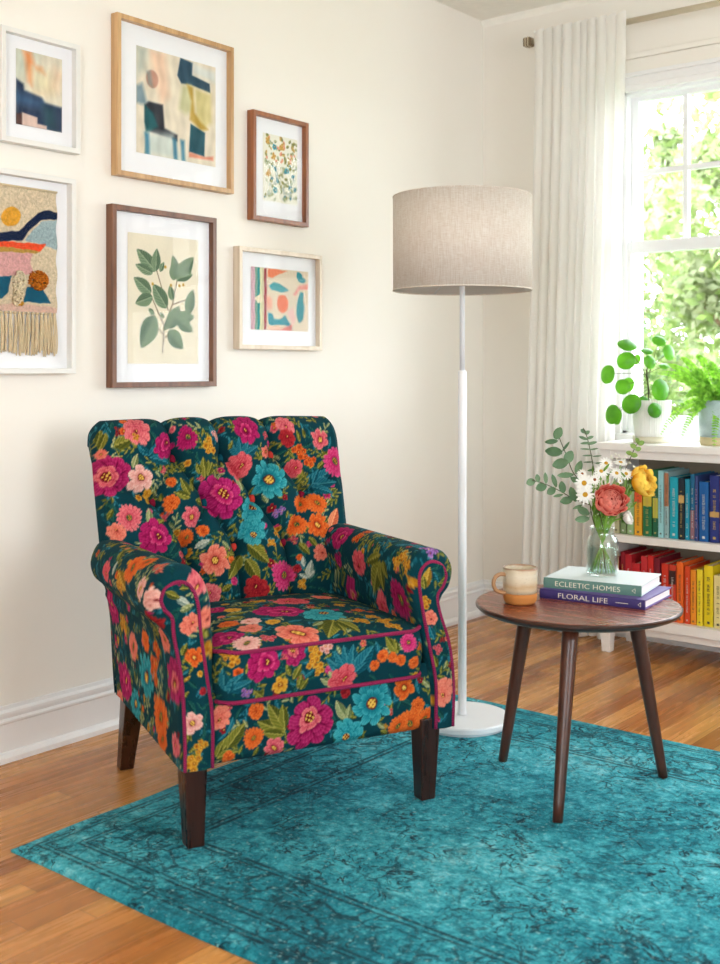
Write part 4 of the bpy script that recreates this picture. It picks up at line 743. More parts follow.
# ------------------------------------------------------------------ curtain and rod
rodt = thing('curtain_rod', 'brushed metal curtain rod over the window with a square bronze end', 'curtain rod', (0, -.12, 2.385))
MB().tube([(.31, 0, 0), (2.72, 0, 0)], .0115, 20).build('rod', M['brass'], rodt, smooth=True)
for x in (.296, 2.735):
    mb = MB(); mb.box(x-.018, x+.018, -.0175, .0175, -.0175, .0175); mb.build('end_cap', M['bronze'], rodt, bevel=.004)
    for dx in (-.006, .006): MB().box(x+dx-.0022, x+dx+.0022, -.019, .019, -.019, .019).build('end_ring', M['brass'], rodt, bevel=.001)
for x in (.42, 2.60):
    mb = MB(); mb.tube([(x, .119, -.02), (x, .06, -.02), (x, .0, -.016)], .006, 10); mb.lathe([(.0001, 0), (.022, 0), (.022, .005), (.0001, .006)], 20, frame_to((0, -1, 0), (x, .1195, -.02))); mb.build('wall_bracket', M['brass'], rodt, smooth=True)
def curtain(label, xt0, xt1, xb0, xb1, seed, folds=10):
    o = thing('curtain', label, 'curtain', (0, -.12, 0), 0, 'sheer curtain panels')
    nu, nv = 520, 170; random.seed(seed); u, v = np.meshgrid(np.linspace(0, 1, nu), np.linspace(0, 1, nv), indexing='ij')
    zt, zb = 2.418, .012; z = zt+(zb-zt)*v
    # fold centres jittered
    cs = np.cumsum([random.uniform(.75, 1.3) for _ in range(folds+1)]); cs = (cs-cs[0])/(cs[-1]-cs[0])
    ph = np.interp(u, cs, np.arange(folds+1))*2*math.pi
    drift = .5*np.sin(v*2.1+u*5)*v; wid = np.clip(v*6, 0, 1)
    amp = (.012+.008*np.clip(v*2, 0, 1)+.005*np.sin(u*17+2))*(1-.15*v)
    d = amp*(np.sin(ph+drift)+.28*np.sin(2*ph+1.3+drift*2)*np.clip(v*3, .2, 1)+.12*np.sin(5*ph*.37+v*3))
    x = (xt0+(xb0-xt0)*v**1.5)*(1-u)+(xt1+(xb1-xt1)*v**1.3)*u+.010*np.cos(ph+drift)
    top = np.clip(1-v/.018, 0, 1); d = d*(.55+.45*np.clip(v/.05, 0, 1)); z = z+.006*np.cos(ph)*top+.004*np.sin(u*31)*(v > .99)
    front = -.014-.006*np.clip(1-v/.03, 0, 1)
    mb = MB(); mb.grid(np.stack([x, d+front, z], -1)); c = mb.build('curtain_panel', M['curtain'], o, smooth=True)
    # back tabs / heading tape
    mb = MB(); k = int(nv*.03); P = np.stack([x[:, :k], (d+front)[:, :k]+.0025, z[:, :k]], -1); mb.grid(P); mb.build('heading_tape', M['curtain'], o, smooth=True)
    # bottom hem
    k = int(nv*.965); P = np.stack([x[:, k:], (d+front)[:, k:]+.0025, z[:, k:]], -1); mb = MB(); mb.grid(P); mb.build('hem', M['curtain'], o, smooth=True)
    return o
curtain('white sheer curtain panel hanging in folds left of the window down to the floor', .322, .722, .250, .640, 5)
curtain('white sheer curtain panel at the far right end of the rod', 2.28, 2.70, 2.24, 2.76, 9)

# ------------------------------------------------------------------ side table
tb = thing('side_table', 'round walnut side table on three splayed tapered legs beside the chair', 'side table', (1.291, -1.572, .012))
top = MB().lathe([(.2540, .4486), (.252, .4494), (.0001, .4494)], 160).build('tabletop', M['tabletop'], tb)
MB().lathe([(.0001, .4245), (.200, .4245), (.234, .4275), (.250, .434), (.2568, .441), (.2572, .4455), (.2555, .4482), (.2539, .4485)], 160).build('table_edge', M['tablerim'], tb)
for (fx, fy), (ux, uy) in (((1.066, -1.566), (1.140, -1.562)), ((1.382, -1.840), (1.352, -1.722)), ((1.449, -1.413), (1.398, -1.474))):
    p0 = np.array([fx-1.291, fy+1.572, 0]); p1 = np.array([ux-1.291, uy+1.572, .4245]); tt = np.linspace(0, 1, 12)[:, None]
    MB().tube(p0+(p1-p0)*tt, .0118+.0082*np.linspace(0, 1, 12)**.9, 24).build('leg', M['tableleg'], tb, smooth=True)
TZ = .4615
# ------------------------------------------------------------------ mug
t = NT('mug_glaze'); v = t.obj(); sp = t.n('SeparateXYZ', Vector=v); z = t.math('ADD', sp.outputs[2], t.math('MULTIPLY', t.math('SUBTRACT', t.noise(v, 28., 3.), .5), .012))
spk = t.ramp(t.noise(v, 420., 2.), [(.30, 1.), (.36, 0.)]); mt = t.noise(t.mapv(v, (20, 20, 60)), 1.5, 4., .7)
gl = t.ramp(t.math('DIVIDE', z, .092), [(.27, lin((190, 158, 116))), (.33, lin((206, 190, 160))), (.50, lin((188, 150, 104))), (.62, lin((206, 192, 164))), (.80, lin((216, 206, 184))), (.93, lin((208, 192, 162))), (.975, lin((150, 96, 58)))])
gl = t.mix(t.math('MULTIPLY', mt, .35), gl, lin((216, 206, 184))); gl = t.mix(t.math('MULTIPLY', spk, .6), gl, lin((120, 84, 56)))
M['glaze'] = t.end(t.pbr(gl, .28, 0., .5))
M['terracotta'] = plain('unglazed_clay', (188, 122, 62), .75, .2, nz=.08, nscale=60.); M['handle'] = plain('brown_glazed_handle', (164, 122, 82), .35, .5, nz=.2, nscale=30.)
mg = thing('mug', 'speckled cream stoneware mug with a bare clay foot on the side table', 'mug', (1.179, -1.666, TZ))
mb = MB(); mb.lathe([(.0425, .0275), (.0432, .040), (.0435, .086), (.0432, .0895), (.0418, .0915), (.0402, .0895), (.0400, .080), (.0395, .012), (.030, .008), (.0001, .008)], 64); mb.build('cup', M['glaze'], mg, smooth=True)
MB().lathe([(.0001, .0), (.033, .0), (.038, .003), (.0415, .009), (.0428, .018), (.0427, .028), (.040, .028)], 64).build('clay_foot', M['terracotta'], mg, smooth=True)
hd = -RV*.93+BV*.36; hd /= np.linalg.norm(hd); H_ = lambda r, z: hd*r+UP*z
MB().tube(catmull([H_(.040, .074), H_(.056, .0765), H_(.070, .070), H_(.0755, .055), H_(.070, .039), H_(.056, .031), H_(.040, .029)], 7), [.0052]*43, 12).build('handle', M['handle'], mg, smooth=True)

# ------------------------------------------------------------------ two big books on the table
def text_mesh(name, body, size, mat, parent, loc, rot, sx=1., ext=.0004):
    cu_ = bpy.data.curves.new(name, 'FONT'); cu_.body = body; cu_.size = size; cu_.offset = -.012*size; cu_.extrude = ext; cu_.align_x = 'LEFT'; cu_.align_y = 'CENTER'; cu_.resolution_u = 4
    o = bpy.data.objects.new(name, cu_); COL.objects.link(o); bpy.context.view_layer.update()
    me = bpy.data.meshes.new_from_object(o.evaluated_get(bpy.context.evaluated_depsgraph_get())); bpy.data.objects.remove(o); bpy.data.curves.remove(cu_)
    me.materials.clear(); me.materials.append(mat); w = max(v.co.x for v in me.vertices)
    q = bpy.data.objects.new(name, me); link(q, parent); q.location = loc; q.rotation_euler = rot; q.scale = (sx/w if sx > 0 else 1, 1, 1); return q
def lying_book(label, loc, rotz, L, D_, T_, cov, spine, title, tx, tw, th, sub=None, mark=None):
    b = thing('book', label, 'book', loc, rotz, 'books stacked on the side table')
    mb = MB(); mb.box(0, L, .0, D_, T_-.0032, T_); mb.box(0, L, .0, D_, 0, .0032); mb.build('cover', cov, b, bevel=.0008)
    mb = MB(); n = 9; V = []
    for x in (0, L): V += [(x, -.0022*math.sin(math.pi*k/(n-1)), T_*k/(n-1)) for k in range(n)]+[(x, .004, T_), (x, .004, 0)]
    m = n+2; mb.add(V, [(i, (i+1) % m, (i+1) % m+m, i+m) for i in range(m)]+[tuple(range(m)), tuple(reversed(range(m, 2*m)))]); mb.build('spine', spine, b)
    mb = MB(); mb.box(.004, L-.004, .004, D_-.004, .0030, T_-.0030); mb.build('pages', M['white_pages'], b)
    text_mesh('title', title, th, M['cream_ink'], b, (tx, -.0026, T_*.47), (math.pi/2, 0, 0), tw)
    if sub:
        mb = MB(); random.seed(5); x = sub[0]
        while x < sub[1]: w = random.uniform(.0008, .0018); mb.box(x, x+w, -.0028, -.0022, T_*.46-.0008, T_*.46+.0008); x += w+.0006
        mb.build('small_lettering', M['cream_ink'], b)
    mb = MB()
    for a, c in mark: mb.tube([(a[0], -.0026, a[1]*T_), (c[0], -.0026, c[1]*T_)], .0005, 6)
    mb.build('publisher_mark', M['cream_ink'], b); return b
M['purple_cloth'] = plain('indigo_book_cloth', (58, 46, 104), .55, .35, nz=.05); M['green_cloth'] = plain('grey_green_book_cloth', (92, 128, 118), .55, .35, nz=.05)
M['pale_cover'] = plain('pale_blue_cover', (216, 224, 226), .38, .45, nz=.06, nscale=9.); M['purple_cover'] = plain('violet_cover', (104, 84, 150), .5, .4, nz=.04)
lying_book('thick indigo book titled FLORAL LIFE lying at the bottom of the table stack', (1.184, -1.576, TZ+.0003), math.radians(5.8), .279, .206, .0232, M['purple_cover'], M['purple_cloth'], 'FLORAL LIFE', .050, .134, .0185, (.205, .236), [((.262, .5), (.269, .72)), ((.262, .5), (.269, .28)), ((.269, .3), (.269, .7))])
lying_book('grey-green book titled ECLEETIC HOMES lying on the indigo book under the vase', (1.184, -1.5555, TZ+.0237), math.radians(10.), .255, .198, .0262, M['pale_cover'], M['green_cloth'], 'ECLEETIC HOMES', .030, .172, .0185, None, [((.232, .5), (.240, .72)), ((.232, .5), (.240, .28)), ((.240, .3), (.240, .7))])

# ------------------------------------------------------------------ vase
VB = np.array([1.2837, -1.4228, TZ+.0502])
M['vase'] = glassmat('vase_glass', (.90, .95, .93), 1.6)
M['water'] = glassmat('vase_water', (.88, .95, .92), .8)
vs = thing('vase', 'clear glass bottle vase half full of water on the stacked books', 'vase', tuple(VB))
mb = MB(); mb.lathe([(.0001, .0), (.036, 0), (.0405, .0025), (.0425, .009), (.0428, .075), (.0415, .088), (.036, .099), (.0315, .104), (.0305, .112), (.0315, .118), (.0335, .1215), (.0335, .125), (.031, .1265), (.029, .125), (.028, .112), (.029, .103), (.034, .097), (.0395, .086), (.0405, .075), (.040, .010), (.036, .006), (.0001, .0055)], 72); mb.build('glass_body', M['vase'], vs, smooth=True)
MB().lathe([(.0001, .0062), (.036, .0066), (.0395, .011), (.0397, .072), (.0001, .0722)], 64).build('water', M['water'], vs, smooth=True)
# ------------------------------------------------------------------ bouquet
K = .002637                                  # metres per picture step at the vase
def at(x, y, d=0.):                          # picture steps from the vase axis, d towards the room
    k = K*(1-d/2.993); return VB*np.array([1, 1, 0])+UP*(1.05-(y-370)*k)+RV*((x-360)*k-242.1*K)+BV*d
NK = VB+UP*.112
def stem_path(tip, k, n=18):
    a = k*2.399; base = VB+np.array([math.cos(a)*.032, math.sin(a)*.032, .009]); neck = NK+np.array([-math.cos(a)*.013, -math.sin(a)*.013, 0])
    q = neck+(neck-base)*.35; p1 = bez(base, (base+neck)/2, neck, 6)[:-1]; p2 = bez(neck, q, tip, n); return np.vstack([p1, p2])
def rel(P): return np.asarray(P)-VB
def ranunculus(label, c, axis, r, cols, k, seed):
    o = thing('ranunculus', label, 'flower', tuple(VB), 0, 'ranunculus blooms in the vase'); random.seed(seed); axis = np.array(axis)/np.linalg.norm(axis)
    MB().tube(rel(stem_path(c-axis*r*.5, k)), .0021, 8).build('stem', M['stem'], o, smooth=True)
    mb = MB(); layers = 9
    for l in range(layers):
        f = l/(layers-1.); rr = r*(.20+.72*f)*random.uniform(.98, 1.02); npet = int(4+6*f); open_ = .55+1.05*f; size = .9+.25*f
        for p in range(npet):
            az = p*2*math.pi/npet+l*.7+random.uniform(-.15, .15); hw = (math.pi/npet)*1.45
            nu_, nv_ = 9, 9; u, v = np.meshgrid(np.linspace(0, 1, nu_), np.linspace(-1, 1, nv_), indexing='ij')
            phi = math.pi*.97-(math.pi*.97-(math.pi-open_*1.55))*0-u*(math.pi*.97-(.28+.92*f+random.uniform(-.05, .05)))
            wdt = hw*np.sin(math.pi*np.clip(.12+.62*u, 0, 1))**.6; th = az+v*wdt*(1-.25*v*v)
            R2 = rr*random.uniform(.95, 1.05)*(1+.05*np.sin(v*3+p)*u+.06*(1-v*v)*u+.04*np.sin(th*9+l)*u**3)*(1+.10*f*np.clip(u-.75, 0, 1)*4)
            x = R2*np.sin(phi)*np.cos(th); y = R2*np.sin(phi)*np.sin(th); z = R2*.80*np.cos(phi)-.002*l*0+r*.10*(1-f)
            P = xf(np.stack([x, y, z], -1).reshape(-1, 3), frame_to(axis, c)).reshape(nu_, nv_, 3)
            edge = np.clip((u-.66)/.30+.35*np.abs(v)**3, 0, 1)[..., None]; cA, cB, cC = [lin(q) for q in cols]
            base = cA+(cB-cA)*min(1, f*1.5); col = base*(.72+.28*u[..., None])*(1-edge)+(cB*.25+cC*.75)*edge; col = col*random.uniform(.9, 1.08)
            mb.grid(P-VB, col.reshape(-1, 3))
    mb.build('bloom', M['petal'], o, smooth=True)
    mb = MB()
    for p in range(5):
        a = p*1.257; Mx = frame_to(axis, c); P = [xf([(math.cos(a)*q*r, math.sin(a)*q*r, h*r)], Mx)[0] for q, h in ((.05, -.84), (.5, -.74), (.86, -.40))]
        mb.tube(rel(P), [.003, .005, .001], 6)
    mb.build('sepals', M['greens'], o, smooth=True); return o
FW = BV
ranunculus('coral-pink ranunculus at the front centre of the bouquet', at(610.5, 500, .055), FW*1+UP*.42+RV*.05, .043, ((206, 48, 50), (240, 94, 84), (255, 188, 168)), 1, 1)
ranunculus('golden-yellow ranunculus leaning to the right side of the bouquet', at(643, 481, .02), FW*.62+UP*.35+RV*.62, .040, ((236, 128, 6), (253, 186, 24), (255, 236, 120)), 4, 2)
ranunculus('small white half-open bloom low on the right rim of the vase', at(628, 518, .03), FW*.5+UP*.3+RV*.8, .0175, ((232, 222, 200), (246, 242, 232), (252, 250, 246)), 7, 3)
def daisy(label, c, axis, r, k, seed, brown=False, petals=14):
    o = thing('daisy', label, 'flower', tuple(VB), 0, 'white daisies in the vase'); random.seed(seed); axis = np.array(axis)/np.linalg.norm(axis); Mx = frame_to(axis, c, random.uniform(0, 6))
    MB().tube(rel(stem_path(c-axis*.003, k)), .0011, 6).build('stem', M['stem'], o, smooth=True)
    mb = MB()
    for p in range(petals):
        a = p*2*math.pi/petals+random.uniform(-.05, .05); w = r*.125; L = r*random.uniform(.9, 1.04); dr = random.uniform(.02, .16)
        u, v = np.meshgrid(np.linspace(0, 1, 7), np.linspace(-1, 1, 4), indexing='ij')
        rad = r*.22+(L-r*.22)*u; wd = w*np.sin(math.pi*np.clip(.14+.74*u, 0, 1))**.5*v; z = -dr*r*u*u+.05*r*np.abs(v)*0+.02*r*np.cos(v*3)
        P = np.stack([rad*np.cos(a)-wd*np.sin(a), rad*np.sin(a)+wd*np.cos(a), z], -1)
        mb.grid(xf(P.reshape(-1, 3), Mx).reshape(P.shape)-VB, np.tile(lin((246, 244, 238)), (28, 1)))
    mb.build('petals', M['petal'], o, smooth=True)
    mb = MB(); cc = (150, 84, 40) if brown else (214, 166, 44); mb.lathe([(.0001, .12*r), (r*.13, .11*r), (r*.23, .06*r), (r*.27, 0), (r*.2, -.05*r), (.0001, -.06*r)][::-1], 16, frame_to(axis, c-VB), col=lin(cc)); mb.build('yellow_centre' if not brown else 'brown_centre', M['petal'], o, smooth=True)
DA = [('white daisy at the left edge of the bouquet, upper of the two big ones', 584, 483, .05, .0255, 2, (0.05, .15), 0), ('white daisy lowest on the left of the bouquet beside the coral bloom', 585, 494.5, .055, .0255, 5, (0, .05), 0), ('small brown-centred daisy between the big left daisies and the middle ones', 594.5, 479.5, .045, .0155, 3, (.1, .3), 1), ('small brown-centred daisy half hidden at the upper left of the daisies', 582, 473.5, .02, .0145, 6, (-.1, .8), 1),
      ('white daisy in the upper middle of the bouquet, right of the brown-centred pair', 601, 471, .035, .0195, 8, (0, .6), 0), ('topmost white daisy of the bouquet', 606, 463, .02, .019, 9, (.05, .7), 0), ('white daisy right of the middle of the bouquet, above the coral bloom', 616.5, 473, .04, .0185, 10, (.1, .6), 0), ('white daisy next to the yellow ranunculus', 626, 473.5, .03, .0185, 11, (.2, .6), 0), ('white daisy turned flat to the sky, top right of the daisies', 620.5, 462, .0, .020, 12, (.1, 2.2), 0), ('tiny closed white daisy under the right-hand daisies', 620, 481, .045, .0085, 13, (.1, .5), 0)]
for k, (lb, x, y, d, r, kk, (ax, az), br) in enumerate(DA): daisy(lb, at(x, y, d), FW+RV*ax+UP*az, r, kk, k+20, bool(br))
def leaf_blade(mb, p, d, nrm, L, Wd, shape=.5, cup=.15, n=7, m=5):
    d = np.array(d)/np.linalg.norm(d); nrm = np.array(nrm, float); nrm -= d*np.dot(nrm, d); nrm /= np.linalg.norm(nrm); s = np.cross(nrm, d)
    u, v = np.meshgrid(np.linspace(0, 1, n), np.linspace(-1, 1, m), indexing='ij'); w = Wd*np.sin(math.pi*np.clip(.04+.94*u, 0, 1))**.62
    P = np.array(p)+d*(L*u)[..., None]+s*(w*v)[..., None]+nrm*(cup*Wd*(v*v)-cup*.6*L*u*u*.4)[..., None]; mb.grid(P)
def euc(label, path_px, leaves, k, mat='euc', seed=1, dd=.0):
    o = thing('eucalyptus_branch', label, 'greenery', tuple(VB), 0, 'eucalyptus branches in the vase'); random.seed(seed)
    pts = [at(*p) for p in path_px]; P = np.vstack([stem_path(pts[0], k, 10), catmull(pts, 6)[1:]]); MB().tube(rel(P), .0012, 6).build('stem', M['darkstem'], o, smooth=True)
    mb = MB()
    for (x, y, rx, ry, ang) in leaves:           # centre, half length, half width in picture steps, direction in degrees
        a = math.radians(ang); c = at(x, y, dd+random.uniform(-.012, .02)); d = RV*math.cos(a)+UP*math.sin(a)+BV*random.uniform(-.25, .25); nrm = BV+RV*random.uniform(-.4, .4)+UP*random.uniform(-.2, .4)
        leaf_blade(mb, rel(c-d*rx*K), d, nrm, 2*rx*K, ry*K)
        j = P[np.argmin(np.linalg.norm(P-(c-d*rx*K), axis=1))]; mb.tube(rel([j, (j+c-d*rx*K)/2+UP*.001, c-d*rx*K]), .0006, 5)
    mb.build('leaves', M[mat], o, smooth=True)
euc('broad-leaved eucalyptus branch rising highest on the left of the bouquet', [(590, 490, 0), (574, 474, -.01), (567, 457, -.01), (560, 440, 0), (557, 432, 0)], [(558, 433, 6.5, 4.5, 65), (551, 441.5, 6.5, 2.6, 185), (553.5, 451.5, 8.5, 5, 175), (568.5, 457, 7, 5, 60), (560, 463.5, 8, 5.3, 195), (566, 446, 6, 1.4, 50), (578.5, 467, 7, 3.6, 70), (565, 475, 8, 3, 185), (575, 480, 6, 3, 150)], 14, seed=2)
euc('eucalyptus branch reaching far out to the left of the bouquet', [(590, 505, .02), (574, 499, .02), (560, 491, .02), (545, 484, .02), (532, 480, .02)], [(530.5, 482, 4.5, 3.8, 200), (537.5, 478, 4, 2.6, 100), (541, 487, 5.5, 4.4, 200), (545.5, 478, 5.5, 2.2, 95), (551, 491, 5, 3.8, 215), (554, 480.5, 6.5, 2.6, 105), (562, 487, 6, 4, 95), (566, 500.5, 6.5, 4, 190), (558, 495.5, 5, 1.6, 190), (573, 494, 7.5, 4, 110), (582, 519, 7, 3.6, 185), (583, 511, 6.5, 4, 150), (577, 507, 5, 1.5, 200)], 16, seed=3, dd=.02)
euc('slender eucalyptus tip with narrow leaves standing upright behind the daisies', [(597, 485, -.03), (593, 466, -.03), (590, 450, -.03), (586.5, 436, -.03), (583, 428, -.03)], [(583, 431, 3, 2.2, 150), (587, 432.5, 3, 2, 30), (583, 438, 4.5, 1.6, 160), (590, 437.5, 4, 1.6, 20), (585, 443, 5, 1.4, 185), (592, 443, 5, 1.6, 15), (585, 449, 5, .9, 178), (594, 449, 4.5, .9, 8), (587, 455.5, 5, .8, 180), (597, 456, 4.5, .8, 5), (588, 462, 5, .8, 182), (599, 463, 4.5, .9, 0), (591, 470, 4, 1.2, 190)], 18, seed=4, dd=-.03)
euc('yellow-green sprig reaching up at the right over the bookcase edge', [(618, 490, -.03), (626, 468, -.03), (631, 456, -.03), (635, 447, -.03), (639, 441, -.03)], [(637, 440.5, 3.2, 2.6, 120), (641, 443, 3.4, 2.6, 30), (633, 446, 3.4, 2.6, 150), (638, 449, 3.2, 2.4, 20), (629, 453, 3.4, 2.4, 165), (634, 455, 3.8, 2.6, -10)], 20, 'eucy', seed=5, dd=-.03)
gr = thing('greenery_filler', 'grassy green filler stems and buds bunched in the neck of the vase', 'greenery', tuple(VB)); random.seed(8); mb = MB(); lv = MB()
for k in range(46):
    x, y = random.uniform(588, 634), random.uniform(470, 512); tip = at(x, y, random.uniform(-.03, .04)); P = stem_path(tip, k+.5, 10); P = P if k < 5 else P[5:]; mb.tube(rel(P), .0009, 5)
    for j in range(3):
        q = P[-1-j*2]; d = UP+RV*random.uniform(-1, 1)+BV*random.uniform(-.6, .8); leaf_blade(lv, rel(q), d, BV+RV*random.uniform(-.8, .8), random.uniform(.014, .030), random.uniform(.0016, .0036))
mb.build('stems', M['stem'], gr, smooth=True); lv.build('leaves', M['greens'], gr, smooth=True)
mb = MB()
for x, y in ((612, 457), (617, 456), (624, 458), (630, 462), (634, 466), (609, 484), (597, 488), (613, 482), (605, 480), (633, 488)):
    c = at(x, y, random.uniform(-.02, .02))
    for j in range(3): mb.lathe([(.0001, -.002), (.0028, 0), (.0024, .002), (.0001, .004)], 8, frame_to(BV+UP*.5+RV*random.uniform(-1, 1), rel(c)+np.array([random.uniform(-.006, .006), 0, random.uniform(-.006, .006)])), col=lin((242, 240, 226)))
mb.build('white_buds', M['petal'], gr, smooth=True)

# ------------------------------------------------------------------ bookcase under the window
BX0, BX1, BY0, BY1, BT = .700, 1.985, -.290, -.036, .780
bc = thing('bookcase', 'low white open bookcase with two shelves of colour-sorted books under the window', 'bookcase', (0, 0, 0))
MB().box(BX0-.010, BX1+.010, BY0-.014, BY1, BT-.026, BT).build('top', M['shelfpaint'], bc, bevel=.002)
for x in (BX0, BX1-.044): MB().box(x, x+.044, BY0, BY1-.004, .105, BT-.026).build('side_panel', M['shelfpaint'], bc, bevel=.0012)
MB().box(BX0+.044, BX1-.044, BY0+.002, BY0+.020, BT-.056, BT-.026).build('apron', M['shelfpaint'], bc, bevel=.001)
for z1, th, nm in ((.4405, .026, 'shelf'), (.1405, .034, 'bottom_shelf')): MB().box(BX0+.044, BX1-.044, BY0+.001, BY1-.010, z1-th, z1).build(nm, M['shelfpaint'], bc, bevel=.0012)
MB().box(BX0+.044, BX1-.044, BY0+.022, BY0+.038, .078, .1065).build('lower_rail', M['shelfpaint'], bc, bevel=.001)
MB().box(BX0+.04, BX1-.04, BY1-.012, BY1-.004, .10, BT-.026).build('back_panel', plain('shaded_back_board', (150, 138, 120), .7, .2), bc)  # darker taupe than the case: shade inside the bookcase put into the colour
for x in (BX0+.022, BX1-.022):
    for y in (BY0+.022, BY1-.026): MB().frustum((x, y, 0), .0165, .0165, (x, y, .106), .0215, .0215).build('leg', M['shelfpaint'], bc, bevel=.0015)
# books: colour, x0, x1, height, set back from the front edge, glyph colour
def spine_marks(mb, w, h, lo, hi, seed, yf, big):
    random.seed(seed); z = h*lo
    while z < h*hi:                                   # illegible lettering running up the spine
        l = random.uniform(.0016, .0036)*(1.4 if big else 1); a = w*random.uniform(.34, .40); b = w*random.uniform(.58, .66)
        if random.random() < .8:
            for s in range(2): q = a+(b-a)*s*.62; mb.box(q, q+(b-a)*.38, yf, yf+.0006, z, z+l*.9)
            mb.box(a, b, yf, yf+.0006, z+l*.35, z+l*.6)
        z += l+random.uniform(.0012, .003)
INK = {'w': (206, 204, 196), 'd': (84, 76, 60), 'g': (196, 164, 92), 'p': (206, 160, 162)}
INKM = {k: plain('spine_lettering_'+n, INK[k], .6, .2, nz=.02) for k, n in (('w', 'white'), ('d', 'dark'), ('g', 'gold'), ('p', 'pink'))}
CLOTH = {}
def cloth(c):
    if c not in CLOTH: CLOTH[c] = plain('book_cloth', c, .6, .35, nz=.08, nscale=60.)
    return CLOTH[c]
def shelf_book(label, x0, x1, z, h, c, ink, seed, dep=.185, setb=.034, block=None, lo=.2, hi=.8, group='', tilt=0.):
    o = thing('book', label, 'book', (x0+.0006, BY0+setb, z+.0003), 0, group); w = x1-x0-.0012
    o.rotation_euler = (0, tilt, 0)
    mb = MB(); e = min(.0022, w*.14); mb.box(0, e, .001, dep, 0, h); mb.box(w-e, w, .001, dep, 0, h)
    n = 7; V = []
    for zz in (0, h): V += [(w*k/(n-1), -.0016*math.sin(math.pi*k/(n-1)), zz) for k in range(n)]+[(w, .003, zz), (0, .003, zz)]
    m = n+2; mb.add(V, [(i, (i+1) % m, (i+1) % m+m, i+m) for i in range(m)]+[tuple(range(m)), tuple(reversed(range(m, 2*m)))])
    mb.build('cover', cloth(c), o); MB().box(e, w-e, .003, dep-.004, .002, h-.004).build('pages', M['paper'], o)
    if block:
        for (b0, b1, bc_) in block: MB().box(w*.02, w*.98, -.0020, .0, h*b0, h*b1).build('spine_label', cloth(bc_), o)
    mb = MB(); spine_marks(mb, w, h, lo, hi, seed, -.0026, seed % 3 == 0); mb.build('spine_title', INKM[ink], o); MB().box(w*.36, w*.64, -.0026, -.0020, h*.05, h*.05+w*.26).build('publisher_mark', INKM[ink], o)
    return o
def bxp(p, zref): return .794+(p-627)*.00380
UPPER = [ # px0, px1, top height, colour, ink, label, blocks
 (612, 619, .19, (176, 168, 128), 'd', 'beige book at the left end of the upper shelf, behind the bouquet', None),
 (619.5, 626, .20, (120, 138, 92), 'w', 'dull olive-green book second from the left end of the upper shelf', None),
 (626.6, 634, .185, (150, 178, 124), 'w', 'pale green book left of the yellow one on the upper shelf', None),
 (634.7, 642.8, .185, (226, 160, 40), 'd', 'yellow-orange book among the green ones on the upper shelf, under the yellow bloom', [(.66, .9, (214, 84, 40))]),
 (643.3, 652.6, .19, (36, 110, 68), 'g', 'thick green book with a mustard band on the upper shelf', [(.58, .78, (204, 180, 62))]),
 (653.2, 658.9, .245, (30, 98, 66), 'g', 'tall slim dark green book on the upper shelf with a yellow-green label', [(.28, .58, (186, 184, 74))]),
 (659.2, 664.8, .243, (148, 200, 204), 'd', 'slim pale aqua book on the upper shelf', None),
 (665.2, 669.8, .240, (150, 178, 178), 'd', 'slim grey-aqua book with a brown upper label, between pale aqua and cyan books', [(.48, .98, (164, 112, 80))]),
 (670.4, 679.0, .222, (26, 160, 178), 'w', 'bright cyan book on the upper shelf', None),
 (679.5, 685.4, .220, (24, 40, 48), 'g', 'black book on the upper shelf right of the bright cyan one', [(.60, .72, (200, 160, 96))]),
 (685.9, 690.4, .218, (28, 140, 166), 'w', 'slim blue-teal book right of the black one on the upper shelf', None),
 (691.0, 695.2, .236, (32, 104, 142), 'w', 'slim steel-blue book with a pinkish lower label on the upper shelf', [(.02, .46, (140, 104, 112))]),
 (695.6, 699.0, .232, (52, 68, 120), 'p', 'very slim slate-blue book next to the steel-blue one on the upper shelf', None),
 (699.6, 708.8, .212, (18, 88, 152), 'w', 'royal-blue book, shorter than its neighbours, on the upper shelf', None),
 (709.6, 719.0, .236, (36, 48, 118), 'g', 'tall navy book near the right edge of the view on the upper shelf', [(.38, .46, (190, 150, 90))]),
 (719.6, 728, .225, (120, 60, 110), 'w', 'plum book beyond the navy one on the upper shelf', None), (728.6, 738, .24, (86, 44, 100), 'g', 'violet book second right of the navy one on the upper shelf', None)]
